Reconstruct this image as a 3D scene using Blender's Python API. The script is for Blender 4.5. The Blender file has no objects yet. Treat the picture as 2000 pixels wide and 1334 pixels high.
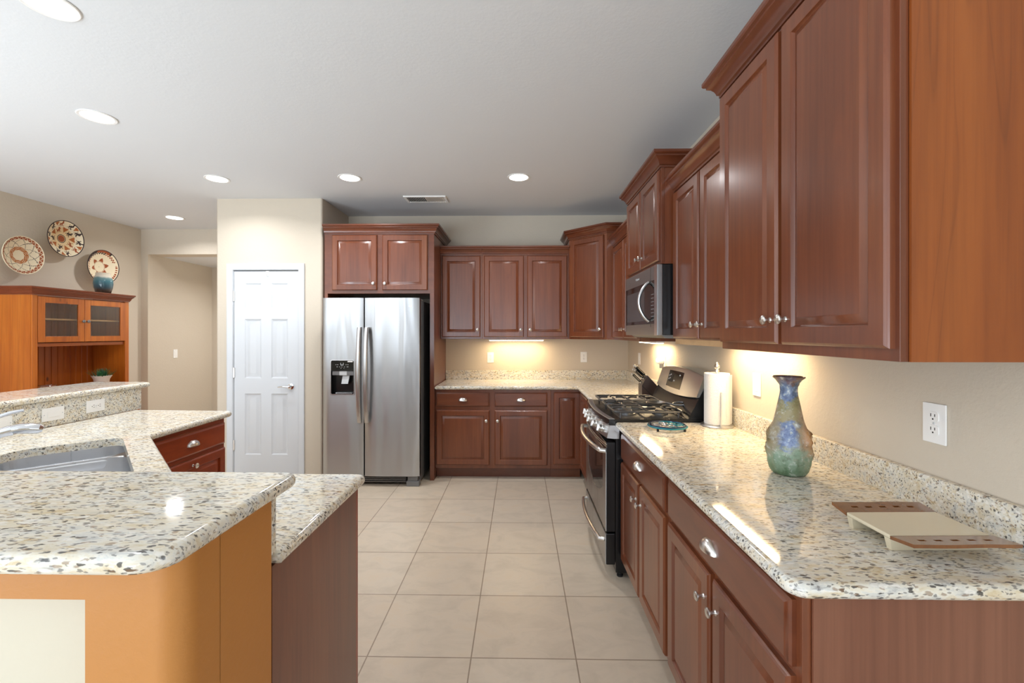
import bpy, bmesh, math, random
from mathutils import Vector, Matrix
random.seed(7)
PI = math.pi
SC = bpy.context.scene
COL = SC.collection
R = math.radians

# ------------------------------------------------------------------ camera, world, light, exposure
EYE = 1.428
cam = bpy.data.cameras.new('camera')
cam.sensor_width = 36.0
cam.lens = 860.0 / 2000.0 * 36.0
cam.shift_y = -16.5 / 2000.0
cam.clip_start = 0.02
co = bpy.data.objects.new('camera', cam)
co.location = (0, 0, EYE)
co.rotation_euler = (R(90), 0, R(1.0))
COL.objects.link(co)
SC.camera = co

SC.view_settings.view_transform = 'Standard'
SC.view_settings.look = 'None'
SC.view_settings.gamma = 1.0
SC.view_settings.use_curve_mapping = False
SC.view_settings.exposure = 0.0
SC.cycles.diffuse_bounces = 6
SC.cycles.glossy_bounces = 5
SC.cycles.max_bounces = 10
SC.cycles.sample_clamp_indirect = 6.0

w = bpy.data.worlds.new('sky')
SC.world = w
w.use_nodes = True
bg = w.node_tree.nodes['Background']
bg.inputs['Color'].default_value = (0.82, 0.90, 1.0, 1)
bg.inputs['Strength'].default_value = 1.6


def area(name, loc, rot, sx, sy, power, color=(1, 1, 1), shape='RECTANGLE', spread=180, parent=None):
    l = bpy.data.lights.new(name, 'AREA')
    l.shape = shape
    l.size = sx
    l.size_y = sy
    l.energy = power
    l.color = color
    l.spread = R(spread)
    o = bpy.data.objects.new(name, l)
    o.location = loc
    o.rotation_euler = rot
    COL.objects.link(o)
    if parent:
        o.parent = parent
    return o


# daylight entering through the glazed openings behind and right of the camera
DAY = (0.80, 0.90, 1.0)
area('daylight_patio', (-2.6, -3.93, 1.25), (R(90), 0, 0), 3.2, 2.2, 9, DAY)
area('daylight_nook', (0.2, -3.93, 1.45), (R(90), 0, 0), 1.6, 1.5, 13, DAY)
area('side_fill', (-4.73, -1.2, 1.35), (R(90), 0, R(-90)), 2.6, 1.9, 18, DAY)  # added fill lamp at the left wall, no known source
area('daylight_right', (2.33, -1.6, 1.45), (R(90), 0, R(90)), 2.2, 1.6, 18, DAY)
# added upward fill lamps that brighten the ceiling
area('rear_ceiling_fill', (-2.6, -5.3, 0.3), (R(128), 0, 0), 4.5, 2.0, 350, DAY)
area('side_ceiling_fill', (-4.5, -0.8, 0.45), (R(168), 0, R(-90)), 4.0, 1.0, 235, DAY)
CAN_POWER = 10.0
CAN_COLOR = (0.97, 0.98, 1.0)
UNDER_POWER = 4.6
# a lamp further along the hallway, round the corner
area('hall_glow', (-3.45, 6.2, 2.41), (0, 0, 0), 0.14, 0.14, 20.0, CAN_COLOR, 'DISK', 160)
UNDER_COLOR = (1.0, 0.71, 0.37)


# ------------------------------------------------------------------ materials
def srgb(r, g, b):
    f = lambda c: (c / 255 / 12.92) if c <= 10 else ((c / 255 + 0.055) / 1.055) ** 2.4
    return (f(r), f(g), f(b), 1)


class NT:
    def __init__(s, name):
        s.m = bpy.data.materials.new(name)
        s.m.use_nodes = True
        s.t = s.m.node_tree
        s.b = s.t.nodes['Principled BSDF']

    def n(s, typ, **kw):
        nd = s.t.nodes.new('ShaderNode' + typ)
        for k, v in kw.items():
            if hasattr(nd, k) and k not in nd.inputs:
                setattr(nd, k, v)
            else:
                s.set(nd, k, v)
        return nd

    def set(s, nd, k, v):
        i = nd.inputs[k]
        if isinstance(v, bpy.types.NodeSocket):
            s.t.links.new(v, i)
        else:
            i.default_value = v

    def p(s, **kw):
        for k, v in kw.items():
            s.set(s.b, k.replace('_', ' '), v)
        return s

    def coord(s, scale=(1, 1, 1), which='Object', rnd=False, loc=(0, 0, 0)):
        c = s.n('TexCoord').outputs[which]
        if rnd:
            oi = s.n('ObjectInfo').outputs['Random']
            mm = s.n('VectorMath', operation='SCALE')
            s.set(mm, 0, (7.3, 5.1, 3.7))
            s.set(mm, 'Scale', oi)
            ad = s.n('VectorMath', operation='ADD')
            s.set(ad, 0, c)
            s.set(ad, 1, mm.outputs[0])
            c = ad.outputs[0]
        mp = s.n('Mapping', Scale=scale, Location=loc)
        s.set(mp, 'Vector', c)
        return mp.outputs[0]

    def noise(s, vec, scale, detail=4, rough=0.55, dist=0.0):
        nd = s.n('TexNoise')
        s.set(nd, 'Vector', vec)
        s.set(nd, 'Scale', scale)
        s.set(nd, 'Detail', detail)
        s.set(nd, 'Roughness', rough)
        s.set(nd, 'Distortion', dist)
        return nd

    def ramp(s, fac, stops, interp='LINEAR'):
        nd = s.n('ValToRGB')
        cr = nd.color_ramp
        cr.interpolation = interp
        while len(cr.elements) < len(stops):
            cr.elements.new(0.5)
        for e, (pos, c) in zip(cr.elements, stops):
            e.position = pos
            e.color = c
        s.set(nd, 0, fac)
        return nd.outputs[0]

    def mix(s, fac, a, b, blend='MIX'):
        nd = s.n('Mix', data_type='RGBA', blend_type=blend)
        s.set(nd, 0, fac)
        s.set(nd, 6, a)
        s.set(nd, 7, b)
        return nd.outputs[2]

    def math(s, op, a, b=0.0):
        nd = s.n('Math', operation=op)
        s.set(nd, 0, a)
        s.set(nd, 1, b)
        return nd.outputs[0]

    def bump(s, h, strength=0.1, dist=0.01):
        nd = s.n('Bump')
        s.set(nd, 'Height', h)
        s.set(nd, 'Strength', strength)
        s.set(nd, 'Distance', dist)
        s.set(s.b, 'Normal', nd.outputs[0])


def plain(name, col, rough=0.5, metal=0.0, **kw):
    return NT(name).p(Base_Color=col, Roughness=rough, Metallic=metal, **kw).m


def paint(name, col, tex=0.12, rough=0.75, sc=55):
    s = NT(name)
    v = s.coord()
    a = s.noise(v, sc, 5, 0.6).outputs[0]
    s.p(Base_Color=col, Roughness=rough)
    s.bump(s.ramp(a, [(0.42, (0, 0, 0, 1)), (0.62, (1, 1, 1, 1))]), tex, 0.004)
    return s.m


def wood(name, dark, mid, light, grain=(7, 7, 0.8), rough=0.28, coat=0.35, knots=False, fine=1.0, figure=0.0):
    s = NT(name)
    v = s.coord(grain, rnd=True)
    big = s.noise(v, 0.55, 3, 0.5, 0.6).outputs[0]
    mid_n = s.noise(v, 1.8, 6, 0.65, 1.1).outputs[0]
    v2 = s.coord((grain[0] * 9, grain[1] * 9, grain[2] * 2.2), rnd=True)
    fin = s.noise(v2, 1.0, 3, 0.6, 0.2).outputs[0]
    f = s.math('ADD', s.math('MULTIPLY', big, 0.6), s.math('MULTIPLY', mid_n, 0.4))
    c = s.ramp(f, [(0.28, dark), (0.5, mid), (0.72, light)])
    dk = s.ramp(fin, [(0.36, (0.72, 0.68, 0.65, 1)), (0.58, (1, 1, 1, 1))])
    c = s.mix(0.55 * fine, c, dk, 'MULTIPLY')
    if figure:
        vf = s.coord((2.6, 2.6, 0.42), rnd=True)
        nf = s.noise(vf, 1.0, 2, 0.45, 0.9).outputs[0]
        fr_ = s.math('FRACT', s.math('MULTIPLY', nf, 16.0))
        c = s.mix(figure, c, s.ramp(fr_, [(0.0, (0.55, 0.5, 0.45, 1)), (0.10, (0.9, 0.88, 0.85, 1)), (0.5, (1, 1, 1, 1)), (0.95, (0.9, 0.88, 0.85, 1)), (1.0, (0.55, 0.5, 0.45, 1))]), 'MULTIPLY')
    if knots:
        vk = s.coord((3.2, 3.2, 1.7), rnd=True)
        vo = s.n('TexVoronoi')
        s.set(vo, 'Vector', vk)
        s.set(vo, 'Scale', 1.6)
        k = s.ramp(vo.outputs['Distance'], [(0.035, (1, 1, 1, 1)), (0.085, (0, 0, 0, 1))])
        c = s.mix(s.math('MULTIPLY', k, 0.85), c, srgb(70, 26, 8))
    s.p(Base_Color=c, Roughness=rough, Coat_Weight=coat, Coat_Roughness=0.18)
    return s.m


def granite(name):
    s = NT(name)
    v = s.coord()
    v = s.coord((0.40, 1.0, 1.0))
    nz = s.noise(v, 60, 3, 0.6)
    dv = s.n('VectorMath', operation='MULTIPLY_ADD')
    s.set(dv, 0, nz.outputs['Color'])
    s.set(dv, 1, (0.014, 0.014, 0.014))
    s.set(dv, 2, v)
    d = dv.outputs[0]
    a = s.noise(d, 46, 6, 0.68, 0.4).outputs[0]
    c = s.ramp(a, [(0.30, srgb(190, 166, 128)), (0.40, srgb(214, 203, 178)), (0.52, srgb(224, 220, 208)),
                   (0.60, srgb(206, 206, 200)), (0.70, srgb(164, 164, 162))])
    b = s.noise(d, 14, 4, 0.6).outputs[0]
    c = s.mix(s.ramp(b, [(0.48, (0, 0, 0, 1)), (0.70, (0.42, 0.42, 0.42, 1))]), c, srgb(210, 190, 150))
    for scl, thr, colr, amt in ((240, 0.78, srgb(104, 101, 99), 0.7), (165, 0.88, srgb(60, 57, 56), 0.88),
                                (170, 0.91, srgb(128, 96, 66), 0.6), (120, 0.84, srgb(236, 232, 224), 0.7)):
        vo = s.n('TexVoronoi')
        s.set(vo, 'Vector', d)
        s.set(vo, 'Scale', scl)
        sep = s.n('SeparateColor')
        s.set(sep, 0, vo.outputs['Color'])
        m1 = s.math('GREATER_THAN', sep.outputs[0], thr)
        m2 = s.ramp(vo.outputs['Distance'], [(0.42, (1, 1, 1, 1)), (0.6, (0, 0, 0, 1))])
        c = s.mix(s.math('MULTIPLY', s.math('MULTIPLY', m1, m2), amt), c, colr)
    s.p(Base_Color=c, Roughness=0.07, Specular_IOR_Level=0.55)
    return s.m


def steel(name, col=(0.60, 0.60, 0.61, 1), rough=0.26, stretch=(40, 40, 0.6), wave=0.0, aniso=0.0):
    s = NT(name)
    v = s.coord(stretch)
    n = s.noise(v, 3, 4, 0.6).outputs[0]
    s.p(Base_Color=col, Metallic=1.0,
        Roughness=s.ramp(n, [(0.3, (rough - 0.03,) * 3 + (1,)), (0.7, (rough + 0.03,) * 3 + (1,))]))
    if aniso:
        tg = s.n('Tangent', direction_type='RADIAL', axis='Z')
        s.p(Anisotropic=aniso, Anisotropic_Rotation=0.25)
        s.set(s.b, 'Tangent', tg.outputs[0])
    if wave:
        v2 = s.coord((3.2, 3.2, 0.35))
        s.bump(s.noise(v2, 1.6, 1, 0.4, 0.5).outputs[0], wave, 0.05)
    return s.m


def floor_tile(name):
    s = NT(name)
    v = s.coord(loc=(0.212 + 0.0015, -2.855 + 0.0015, 0))
    br = s.n('TexBrick', offset=0.0, squash=1.0, offset_frequency=2)
    s.set(br, 'Vector', v)
    s.set(br, 'Scale', 1.0)
    s.set(br, 'Brick Width', 0.4605)
    s.set(br, 'Row Height', 0.4605)
    s.set(br, 'Mortar Size', 0.0032)
    s.set(br, 'Mortar Smooth', 0.2)
    s.set(br, 'Bias', 0.0)
    s.set(br, 'Color1', srgb(203, 189, 170))
    s.set(br, 'Color2', srgb(198, 182, 162))
    s.set(br, 'Mortar', srgb(148, 130, 112))
    n = s.noise(s.coord((1, 1.6, 1)), 5.5, 6, 0.65, 0.6).outputs[0]
    mot = s.ramp(n, [(0.35, (0.86, 0.86, 0.85, 1)), (0.55, (1, 1, 1, 1)), (0.68, (1.0, 0.96, 0.90, 1))])
    c = s.mix(0.8, br.outputs['Color'], mot, 'MULTIPLY')
    s.p(Base_Color=c, Roughness=0.34)
    s.bump(s.math('SUBTRACT', 1.0, br.outputs['Fac']), 0.35, 0.003)
    return s.m


def vertcol(name, rough=0.6, bump=0.0):
    s = NT(name)
    at = s.n('VertexColor', layer_name='pattern')
    s.p(Base_Color=at.outputs[0], Roughness=rough)
    if bump:
        n = s.noise(s.coord(), 180, 2, 0.5).outputs[0]
        s.bump(n, bump, 0.003)
    return s.m


WALL = paint('greige wall paint', srgb(201, 190, 173))
CEIL = paint('white ceiling paint', srgb(214, 216, 218), 0.06, 0.85)
CARAMEL = paint('caramel wall paint', srgb(184, 124, 60), 0.08, 0.5)
CREAM = paint('cream wall paint', srgb(205, 198, 178), 0.05, 0.6)
TILE = floor_tile('beige floor tile')
CHERRY = wood('cherry wood', srgb(92, 46, 26), srgb(114, 60, 34), srgb(132, 76, 43))
CHERRY_H = wood('cherry wood across', srgb(88, 43, 25), srgb(106, 55, 32), srgb(122, 69, 41), (0.8, 0.8, 7))
CHERRY_LIT_END = wood('lit cherry veneer', srgb(116, 56, 18), srgb(142, 74, 25), srgb(158, 88, 34), (5, 5, 0.7), 0.42, 0.12, figure=0.45)  # veneer with the direct light on its panel put into a brighter orange
CHERRY_LOW = wood('cherry end panel', srgb(110, 66, 48), srgb(128, 82, 61), srgb(138, 92, 70), (6, 6, 0.4), 0.40, 0.15)
RED_CHERRY = wood('red cherry wood', srgb(112, 40, 14), srgb(140, 54, 18), srgb(160, 70, 26), (1.3, 1.3, 12), 0.3, 0.3)
LIT_RAIL = wood('lit rail wood', srgb(168, 132, 92), srgb(190, 156, 114), srgb(206, 176, 134), (1.0, 1.0, 12), 0.4, 0.1)  # rail lit from below: the glow is put into this pale wood colour
PINE = wood('honey pine', srgb(150, 72, 14), srgb(184, 98, 24), srgb(204, 120, 38), (9, 9, 0.9), 0.34, 0.25, True)
PINE_H = wood('honey pine across', srgb(128, 58, 16), srgb(152, 74, 22), srgb(176, 94, 32), (0.9, 0.9, 9), 0.34, 0.25)
PINE_DARK = wood('pine crown', srgb(96, 38, 14), srgb(122, 54, 20), srgb(140, 68, 26), (0.9, 0.9, 9), 0.34, 0.25)
GRANITE = granite('speckled cream granite')
STEEL = steel('brushed stainless steel', (0.46, 0.465, 0.47, 1), 0.34, (1.5, 1.5, 160), wave=0.7, aniso=0.75)
STEEL2 = steel('brushed steel trim', (0.60, 0.60, 0.60, 1), 0.32, (1, 1, 30))
SINKST = steel('sink steel', (0.74, 0.75, 0.77, 1), 0.3, (30, 30, 1))
NICKEL = plain('satin nickel', (0.74, 0.72, 0.69, 1), 0.28, 1.0)
CHROME = plain('chrome', (0.80, 0.81, 0.83, 1), 0.08, 1.0)
DARKMET = plain('dark steel', (0.23, 0.23, 0.235, 1), 0.35, 0.9)
SLATE = plain('dark stainless', (0.33, 0.33, 0.33, 1), 0.45, 1.0)
BLACK = plain('black enamel', srgb(24, 24, 25), 0.22)
BLACKM = plain('matt black', srgb(22, 22, 22), 0.6)
IRON = plain('cast iron', srgb(66, 66, 67), 0.35)
BGLASS = plain('black glass', srgb(16, 17, 18), 0.05)
GREYPL = plain('grey plastic', srgb(118, 119, 120), 0.4)
FRSIDE = plain('grey appliance side', srgb(98, 99, 101), 0.45)
WHITE = plain('white plastic', srgb(238, 237, 234), 0.35)
WHITED = plain('white door paint', srgb(203, 207, 211), 0.4)
PALE = plain('pale printed marks', srgb(196, 198, 200), 0.5)
PAPER = paint('paper towel', srgb(226, 225, 222), 0.5, 0.9, 160)
GLASSM = NT('clear glass').p(Base_Color=(1, 1, 1, 1), Roughness=0.02, Transmission_Weight=1.0, IOR=1.45).m
LAMP = NT('lit lamp lens').p(Base_Color=(1, 1, 1, 1), Emission_Color=(1, 0.97, 0.92, 1), Emission_Strength=9.0).m
LED = NT('lit under cabinet lens').p(Base_Color=(1, 1, 1, 1), Emission_Color=(1, 0.9, 0.72, 1), Emission_Strength=7.0).m


# ------------------------------------------------------------------ mesh helpers
class MB:
    def __init__(s):
        s.bm = bmesh.new()

    def box(s, x0, x1, y0, y1, z0, z1, bev=0.0, seg=2):
        vs = [s.bm.verts.new(p) for p in ((x0, y0, z0), (x1, y0, z0), (x1, y1, z0), (x0, y1, z0),
                                          (x0, y0, z1), (x1, y0, z1), (x1, y1, z1), (x0, y1, z1))]
        fs = [s.bm.faces.new([vs[i] for i in q]) for q in
              ((0, 3, 2, 1), (4, 5, 6, 7), (0, 1, 5, 4), (1, 2, 6, 5), (2, 3, 7, 6), (3, 0, 4, 7))]
        if bev:
            es = list({e for f in fs for e in f.edges})
            bmesh.ops.bevel(s.bm, geom=es, offset=bev, segments=seg, affect='EDGES', profile=0.5)
        return s

    def loft(s, loops, cap0=True, cap1=True, closed=True):
        rows = [[s.bm.verts.new(p) for p in lp] for lp in loops]
        n = len(rows[0])
        for a, b in zip(rows, rows[1:]):
            for i in range(n if closed else n - 1):
                j = (i + 1) % n
                q = [a[i], a[j], b[j], b[i]]
                try:
                    s.bm.faces.new(q)
                except ValueError:
                    pass
        if cap0:
            s.bm.faces.new(list(reversed(rows[0])))
        if cap1:
            s.bm.faces.new(rows[-1])
        return rows

    def prism(s, pts, z0, z1):
        s.loft([[(x, y, z0) for x, y in pts], [(x, y, z1) for x, y in pts]])
        return s

    def extrude_x(s, prof, x0, x1):
        s.loft([[(x0, y, z) for y, z in prof], [(x1, y, z) for y, z in prof]])
        return s

    def extrude_y(s, prof, y0, y1):
        s.loft([[(x, y0, z) for x, z in prof], [(x, y1, z) for x, z in prof]])
        return s

    def lathe(s, prof, origin=(0, 0, 0), axis='z', n=24, cap=True):
        o = Vector(origin)
        ax = {'z': (Vector((1, 0, 0)), Vector((0, 1, 0)), Vector((0, 0, 1))),
              'y': (Vector((1, 0, 0)), Vector((0, 0, 1)), Vector((0, -1, 0))),
              'x': (Vector((0, 1, 0)), Vector((0, 0, 1)), Vector((1, 0, 0)))}[axis] if isinstance(axis, str) else axis
        loops = []
        for r, h in prof:
            r = max(r, 1e-5)
            loops.append([tuple(o + ax[0] * (r * math.cos(2 * PI * i / n)) + ax[1] * (r * math.sin(2 * PI * i / n)) + ax[2] * h)
                          for i in range(n)])
        s.loft(loops, cap, cap)
        return s

    def tube(s, path, r, n=10, closed=False, cap=True, flat=1.0):
        P = [Vector(p) for p in path]
        rs = r if isinstance(r, (list, tuple)) else [r] * len(P)
        loops = []
        up = None
        for i, p in enumerate(P):
            if closed:
                t = (P[(i + 1) % len(P)] - P[i - 1]).normalized()
            else:
                t = (P[min(i + 1, len(P) - 1)] - P[max(i - 1, 0)]).normalized()
            if up is None:
                up = Vector((0, 0, 1)) if abs(t.z) < 0.9 else Vector((1, 0, 0))
            a = t.cross(up)
            if a.length < 1e-4:
                a = t.cross(Vector((0, 1, 0)))
            a.normalize()
            b = a.cross(t).normalized()
            up = b
            loops.append([tuple(p + a * (rs[i] * math.cos(2 * PI * k / n)) + b * (rs[i] * flat * math.sin(2 * PI * k / n)))
                          for k in range(n)])
        if closed:
            loops.append(loops[0])
            s.loft(loops, False, False)
        else:
            s.loft(loops, cap, cap)
        return s

    def obj(s, name, mat, parent=None, smooth=True, ang=32):
        bmesh.ops.remove_doubles(s.bm, verts=s.bm.verts, dist=1e-6)
        bmesh.ops.recalc_face_normals(s.bm, faces=s.bm.faces)
        me = bpy.data.meshes.new(name)
        s.bm.to_mesh(me)
        s.bm.free()
        for m in (mat if isinstance(mat, (list, tuple)) else [mat]):
            me.materials.append(m)
        if smooth:
            me.polygons.foreach_set('use_smooth', [True] * len(me.polygons))
            me.set_sharp_from_angle(angle=R(ang))
        o = bpy.data.objects.new(name, me)
        COL.objects.link(o)
        if smooth and len(me.polygons) < 4000:
            wn = o.modifiers.new('weighted', 'WEIGHTED_NORMAL')
            wn.keep_sharp = True
            wn.weight = 95
        if parent:
            o.parent = parent
        return o


def tag(o, label, cat, group=None):
    o['label'] = label
    o['category'] = cat
    if group:
        o['group'] = group
    return o


def thing(name, label, cat, loc=(0, 0, 0), rz=0.0, group=None):
    o = bpy.data.objects.new(name, None)
    o.empty_display_size = 0.1
    COL.objects.link(o)
    o.location = loc
    o.rotation_euler = (0, 0, rz)
    return tag(o, label, cat, group)


def struct(name, mb, mat, parent=None):
    o = mb.obj(name, mat, parent)
    if not parent:
        o['kind'] = 'structure'
    return o


def copy_tree(o, parent=None):
    c = o.copy()
    COL.objects.link(c)
    if parent:
        c.parent = parent
    for ch in list(o.children):
        copy_tree(ch, c)
    return c


def round_poly(pts, radii, seg=6):
    out = []
    n = len(pts)
    for i in range(n):
        r = radii[i] if isinstance(radii, (list, tuple)) else radii
        p = Vector(pts[i])
        a = (Vector(pts[i - 1]) - p)
        b = (Vector(pts[(i + 1) % n]) - p)
        if r <= 0:
            out.append(tuple(p))
            continue
        a.normalize()
        b.normalize()
        ang = a.angle(b)
        d = r / math.tan(ang / 2)
        c = p + (a + b).normalized() * (r / math.sin(ang / 2))
        s0 = p + a * d - c
        s1 = p + b * d - c
        for k in range(seg + 1):
            t = k / seg
            v = s0.slerp(s1, t) if s0.angle(s1) > 1e-4 else s0
            out.append(tuple(c + v.normalized() * r))
    return out


def area2(p):
    return sum(p[i - 1][0] * p[i][1] - p[i][0] * p[i - 1][1] for i in range(len(p))) / 2


def inset_poly(pts, d):
    """pts anticlockwise; positive d moves inwards"""
    n = len(pts)
    out = []
    for i in range(n):
        p0, p1, p2 = Vector(pts[i - 1]), Vector(pts[i]), Vector(pts[(i + 1) % n])
        e0 = (p1 - p0).normalized()
        e1 = (p2 - p1).normalized()
        n0 = Vector((-e0.y, e0.x))
        n1 = Vector((-e1.y, e1.x))
        m = n0 + n1
        m = m / max(m.dot(n0), 0.2) if m.length > 1e-6 else n0
        out.append(tuple(p1 + m * d))
    return out


def slab(mb, poly, z0, z1, radii=0.0, hole=None, nose=True, seg=5):
    if area2(poly) < 0:
        poly = poly[::-1]
        if isinstance(radii, (list, tuple)):
            radii = list(radii)[::-1]
    pts = round_poly(poly, radii)
    r = (z1 - z0) / 2
    zc = (z0 + z1) / 2
    prof = [(r * (1 - math.cos(a)), zc + r * math.sin(a)) for a in [PI / 2 - PI * k / (2 * seg) for k in range(2 * seg + 1)]] \
        if nose else [(0, z1), (0, z0)]
    bm = mb.bm
    rows = []
    for ins, z in prof:
        q = inset_poly(pts, ins) if ins > 1e-6 else pts
        rows.append([bm.verts.new((x, y, z)) for x, y in q])
    for a, b in zip(rows, rows[1:]):
        for i in range(len(a)):
            j = (i + 1) % len(a)
            bm.faces.new([a[i], b[i], b[j], a[j]])
    hr = None
    if hole:
        hr = [[bm.verts.new((x, y, z)) for x, y in hole] for z in (z1, z0)]
        for i in range(len(hole)):
            j = (i + 1) % len(hole)
            bm.faces.new([hr[0][i], hr[0][j], hr[1][j], hr[1][i]])
    for row, h in ((rows[0], hr[0] if hr else None), (rows[-1], hr[1] if hr else None)):
        if not h:
            bm.faces.new(row)
        else:
            es = []
            for lp in (row, h):
                for i in range(len(lp)):
                    e = bm.edges.get((lp[i], lp[(i + 1) % len(lp)])) or bm.edges.new((lp[i], lp[(i + 1) % len(lp)]))
                    es.append(e)
            bmesh.ops.triangle_fill(bm, edges=es, use_beauty=True)
    return mb


CROWN = [(0, 0), (0.010, 0), (0.010, 0.010), (0.017, 0.014), (0.019, 0.022), (0.024, 0.033), (0.033, 0.045), (0.044, 0.052),
         (0.047, 0.054), (0.047, 0.062), (0.056, 0.066), (0.060, 0.072), (0.060, 0.085), (0, 0.085)]


def sweep(mb, path, prof, z):
    """path in plan; the profile stands out to the right of the direction of travel"""
    P = [Vector(p) for p in path]
    loops = []
    for i, p in enumerate(P):
        ns = []
        if i > 0:
            e = (p - P[i - 1]).normalized()
            ns.append(Vector((e.y, -e.x)))
        if i < len(P) - 1:
            e = (P[i + 1] - p).normalized()
            ns.append(Vector((e.y, -e.x)))
        m = sum(ns, Vector((0, 0)))
        m = m / m.dot(ns[0])
        loops.append([(p.x + m.x * o, p.y + m.y * o, z + h) for o, h in prof])
    mb.loft(loops, True, True)
    return mb


# ------------------------------------------------------------------ cabinet kit (local: x along the front, y into the cabinet, front at y=0)
T = 0.020


def door_mb(x0, x1, z0, z1, stile=0.050):
    prof = [(0, 0), (0, -0.012), (0.003, -0.016), (0.004, -0.0165), (0.008, -T), (stile, -T), (stile + 0.003, -0.0185),
            (stile + 0.005, -0.012), (stile + 0.008, -0.0085), (stile + 0.011, -0.0085), (stile + 0.030, -0.0175), (stile + 0.032, -0.0180)]
    mb = MB()
    mb.loft([[(x0 + i, y, z0 + i), (x1 - i, y, z0 + i), (x1 - i, y, z1 - i), (x0 + i, y, z1 - i)] for i, y in prof])
    return mb


def drawer_mb(x0, x1, z0, z1):
    prof = [(0, 0), (0, -0.010), (0.004, -0.0145), (0.006, -0.015), (0.013, -T), (0.016, -T)]
    mb = MB()
    mb.loft([[(x0 + i, y, z0 + i), (x1 - i, y, z0 + i), (x1 - i, y, z1 - i), (x0 + i, y, z1 - i)] for i, y in prof])
    return mb


def knob_mb(x, z):
    return MB().lathe([(0.0085, 0), (0.0085, 0.002), (0.0055, 0.005), (0.0045, 0.011), (0.006, 0.016), (0.0125, 0.020),
                       (0.015, 0.023), (0.0148, 0.026), (0.011, 0.029), (0.0, 0.0305)], (x, -T, z), 'y', 20)


def cup_mb(x, z, W=0.046, H=0.034, D=0.026):
    mb = MB()

    def surf(w, h, d):
        return [[(x + w * math.cos(PI * i / 20) * math.cos(PI / 2 * j / 8), -T - d * math.sin(PI / 2 * j / 8),
                  z + h * math.sin(PI * i / 20) * math.cos(PI / 2 * j / 8)) for i in range(21)] for j in range(9)]
    a = surf(W, H, D)
    b = surf(W - 0.002, H - 0.002, D - 0.002)
    mb.loft(a, False, False, False)
    mb.loft(b, False, False, False)
    # rim around the open lower edge
    ra = [r[0] for r in a] + [r[-1] for r in a[::-1]]
    rb = [r[0] for r in b] + [r[-1] for r in b[::-1]]
    mb.loft([ra, rb], False, False, False)
    return mb


def add_fronts(root, fronts, wood_d=None, wood_h=None):
    for f in fronts:
        k = f[0]
        if k == 'door':
            _, x0, x1, z0, z1, side, kz = f
            d = door_mb(x0, x1, z0, z1).obj('door', wood_d or CHERRY, root)
            if side in ('l', 'r', 'c'):
                kx = {'l': x0 + 0.030, 'r': x1 - 0.030, 'c': (x0 + x1) / 2}[side]
                knob_mb(kx, kz).obj('knob', NICKEL, d)
        else:
            _, x0, x1, z0, z1 = f
            d = drawer_mb(x0, x1, z0, z1).obj('drawer', wood_h or CHERRY_H, root)
            cup_mb((x0 + x1) / 2, (z0 + z1) / 2 - 0.012).obj('handle', NICKEL, d)


def cabinet(name, label, loc, rz, w, d, z0, z1, fronts, crown=None, toe=0.0, group=None, end=None, end_side=None,
            rail=None, wd=None, wh=None):
    """loc: left front floor corner; z0..z1 box; crown: (left_return, right_return)"""
    root = thing(name, label, 'cabinet', loc, rz, group)
    wd = wd or CHERRY
    wh = wh or CHERRY_H
    zb = z0 + toe
    MB().box(0, w, 0.019, d, zb, z1).obj('carcass', wd, root)
    MB().box(0, w, 0, 0.0185, zb, z1, 0.001, 1).obj('face_frame', wd, root)
    if toe:
        MB().box(0.0, w, 0.075, d, z0, zb).obj('toe_kick', wh, root)
    add_fronts(root, fronts, wd, wh)
    if crown:
        l, r = crown
        path = ([(0, d)] if l else []) + [(0, 0), (w, 0)] + ([(w, d)] if r else [])
        sweep(MB(), path, CROWN, z1).obj('crown', wh, root)
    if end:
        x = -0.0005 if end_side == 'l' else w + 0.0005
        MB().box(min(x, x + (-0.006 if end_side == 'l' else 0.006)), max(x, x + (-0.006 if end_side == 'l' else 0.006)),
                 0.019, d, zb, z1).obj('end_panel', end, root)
    if rail:
        MB().box(0.001, w - 0.001, 0.001, 0.018, z0 - rail, z0).obj('light_rail', LIT_RAIL, root)
    return root


# ------------------------------------------------------------------ the setting
XW, YB, ZC = 1.208, 4.93, 2.743
struct('floor', MB().box(-5.0, 2.6, -4.1, 7.0, -0.08, 0), TILE)
struct('ceiling', MB().box(-5.0, 2.6, -4.1, 7.0, ZC, ZC + 0.1), CEIL)
struct('wall_right', MB().box(XW, XW + 0.14, 0.15, YB, 0, ZC), WALL)
struct('wall_back', MB().box(-1.95, XW + 0.14, YB, YB + 0.14, 0, ZC), WALL)
struct('wall_left', MB().box(-4.94, -4.80, -4.0, -2.9, 0, ZC).box(-4.94, -4.80, 1.0, 5.5, 0, ZC).box(-4.94, -4.80, -2.9, 1.0, 0, 0.2)
       .box(-4.94, -4.80, -2.9, 1.0, 2.35, ZC), WALL)
lf_ = MB()
for yy in (-2.87, -1.6, -0.3, 0.97):
    lf_.box(-4.90, -4.84, yy - 0.03, yy + 0.03, 0.2, 2.35)
lf_.box(-4.90, -4.84, -2.9, 1.0, 0.2, 0.26).box(-4.90, -4.84, -2.9, 1.0, 2.29, 2.35)
struct('window_3', lf_, plain('white window frame', srgb(225, 226, 226), 0.4))  # unseen window, added to go with the side fill lamps


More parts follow.
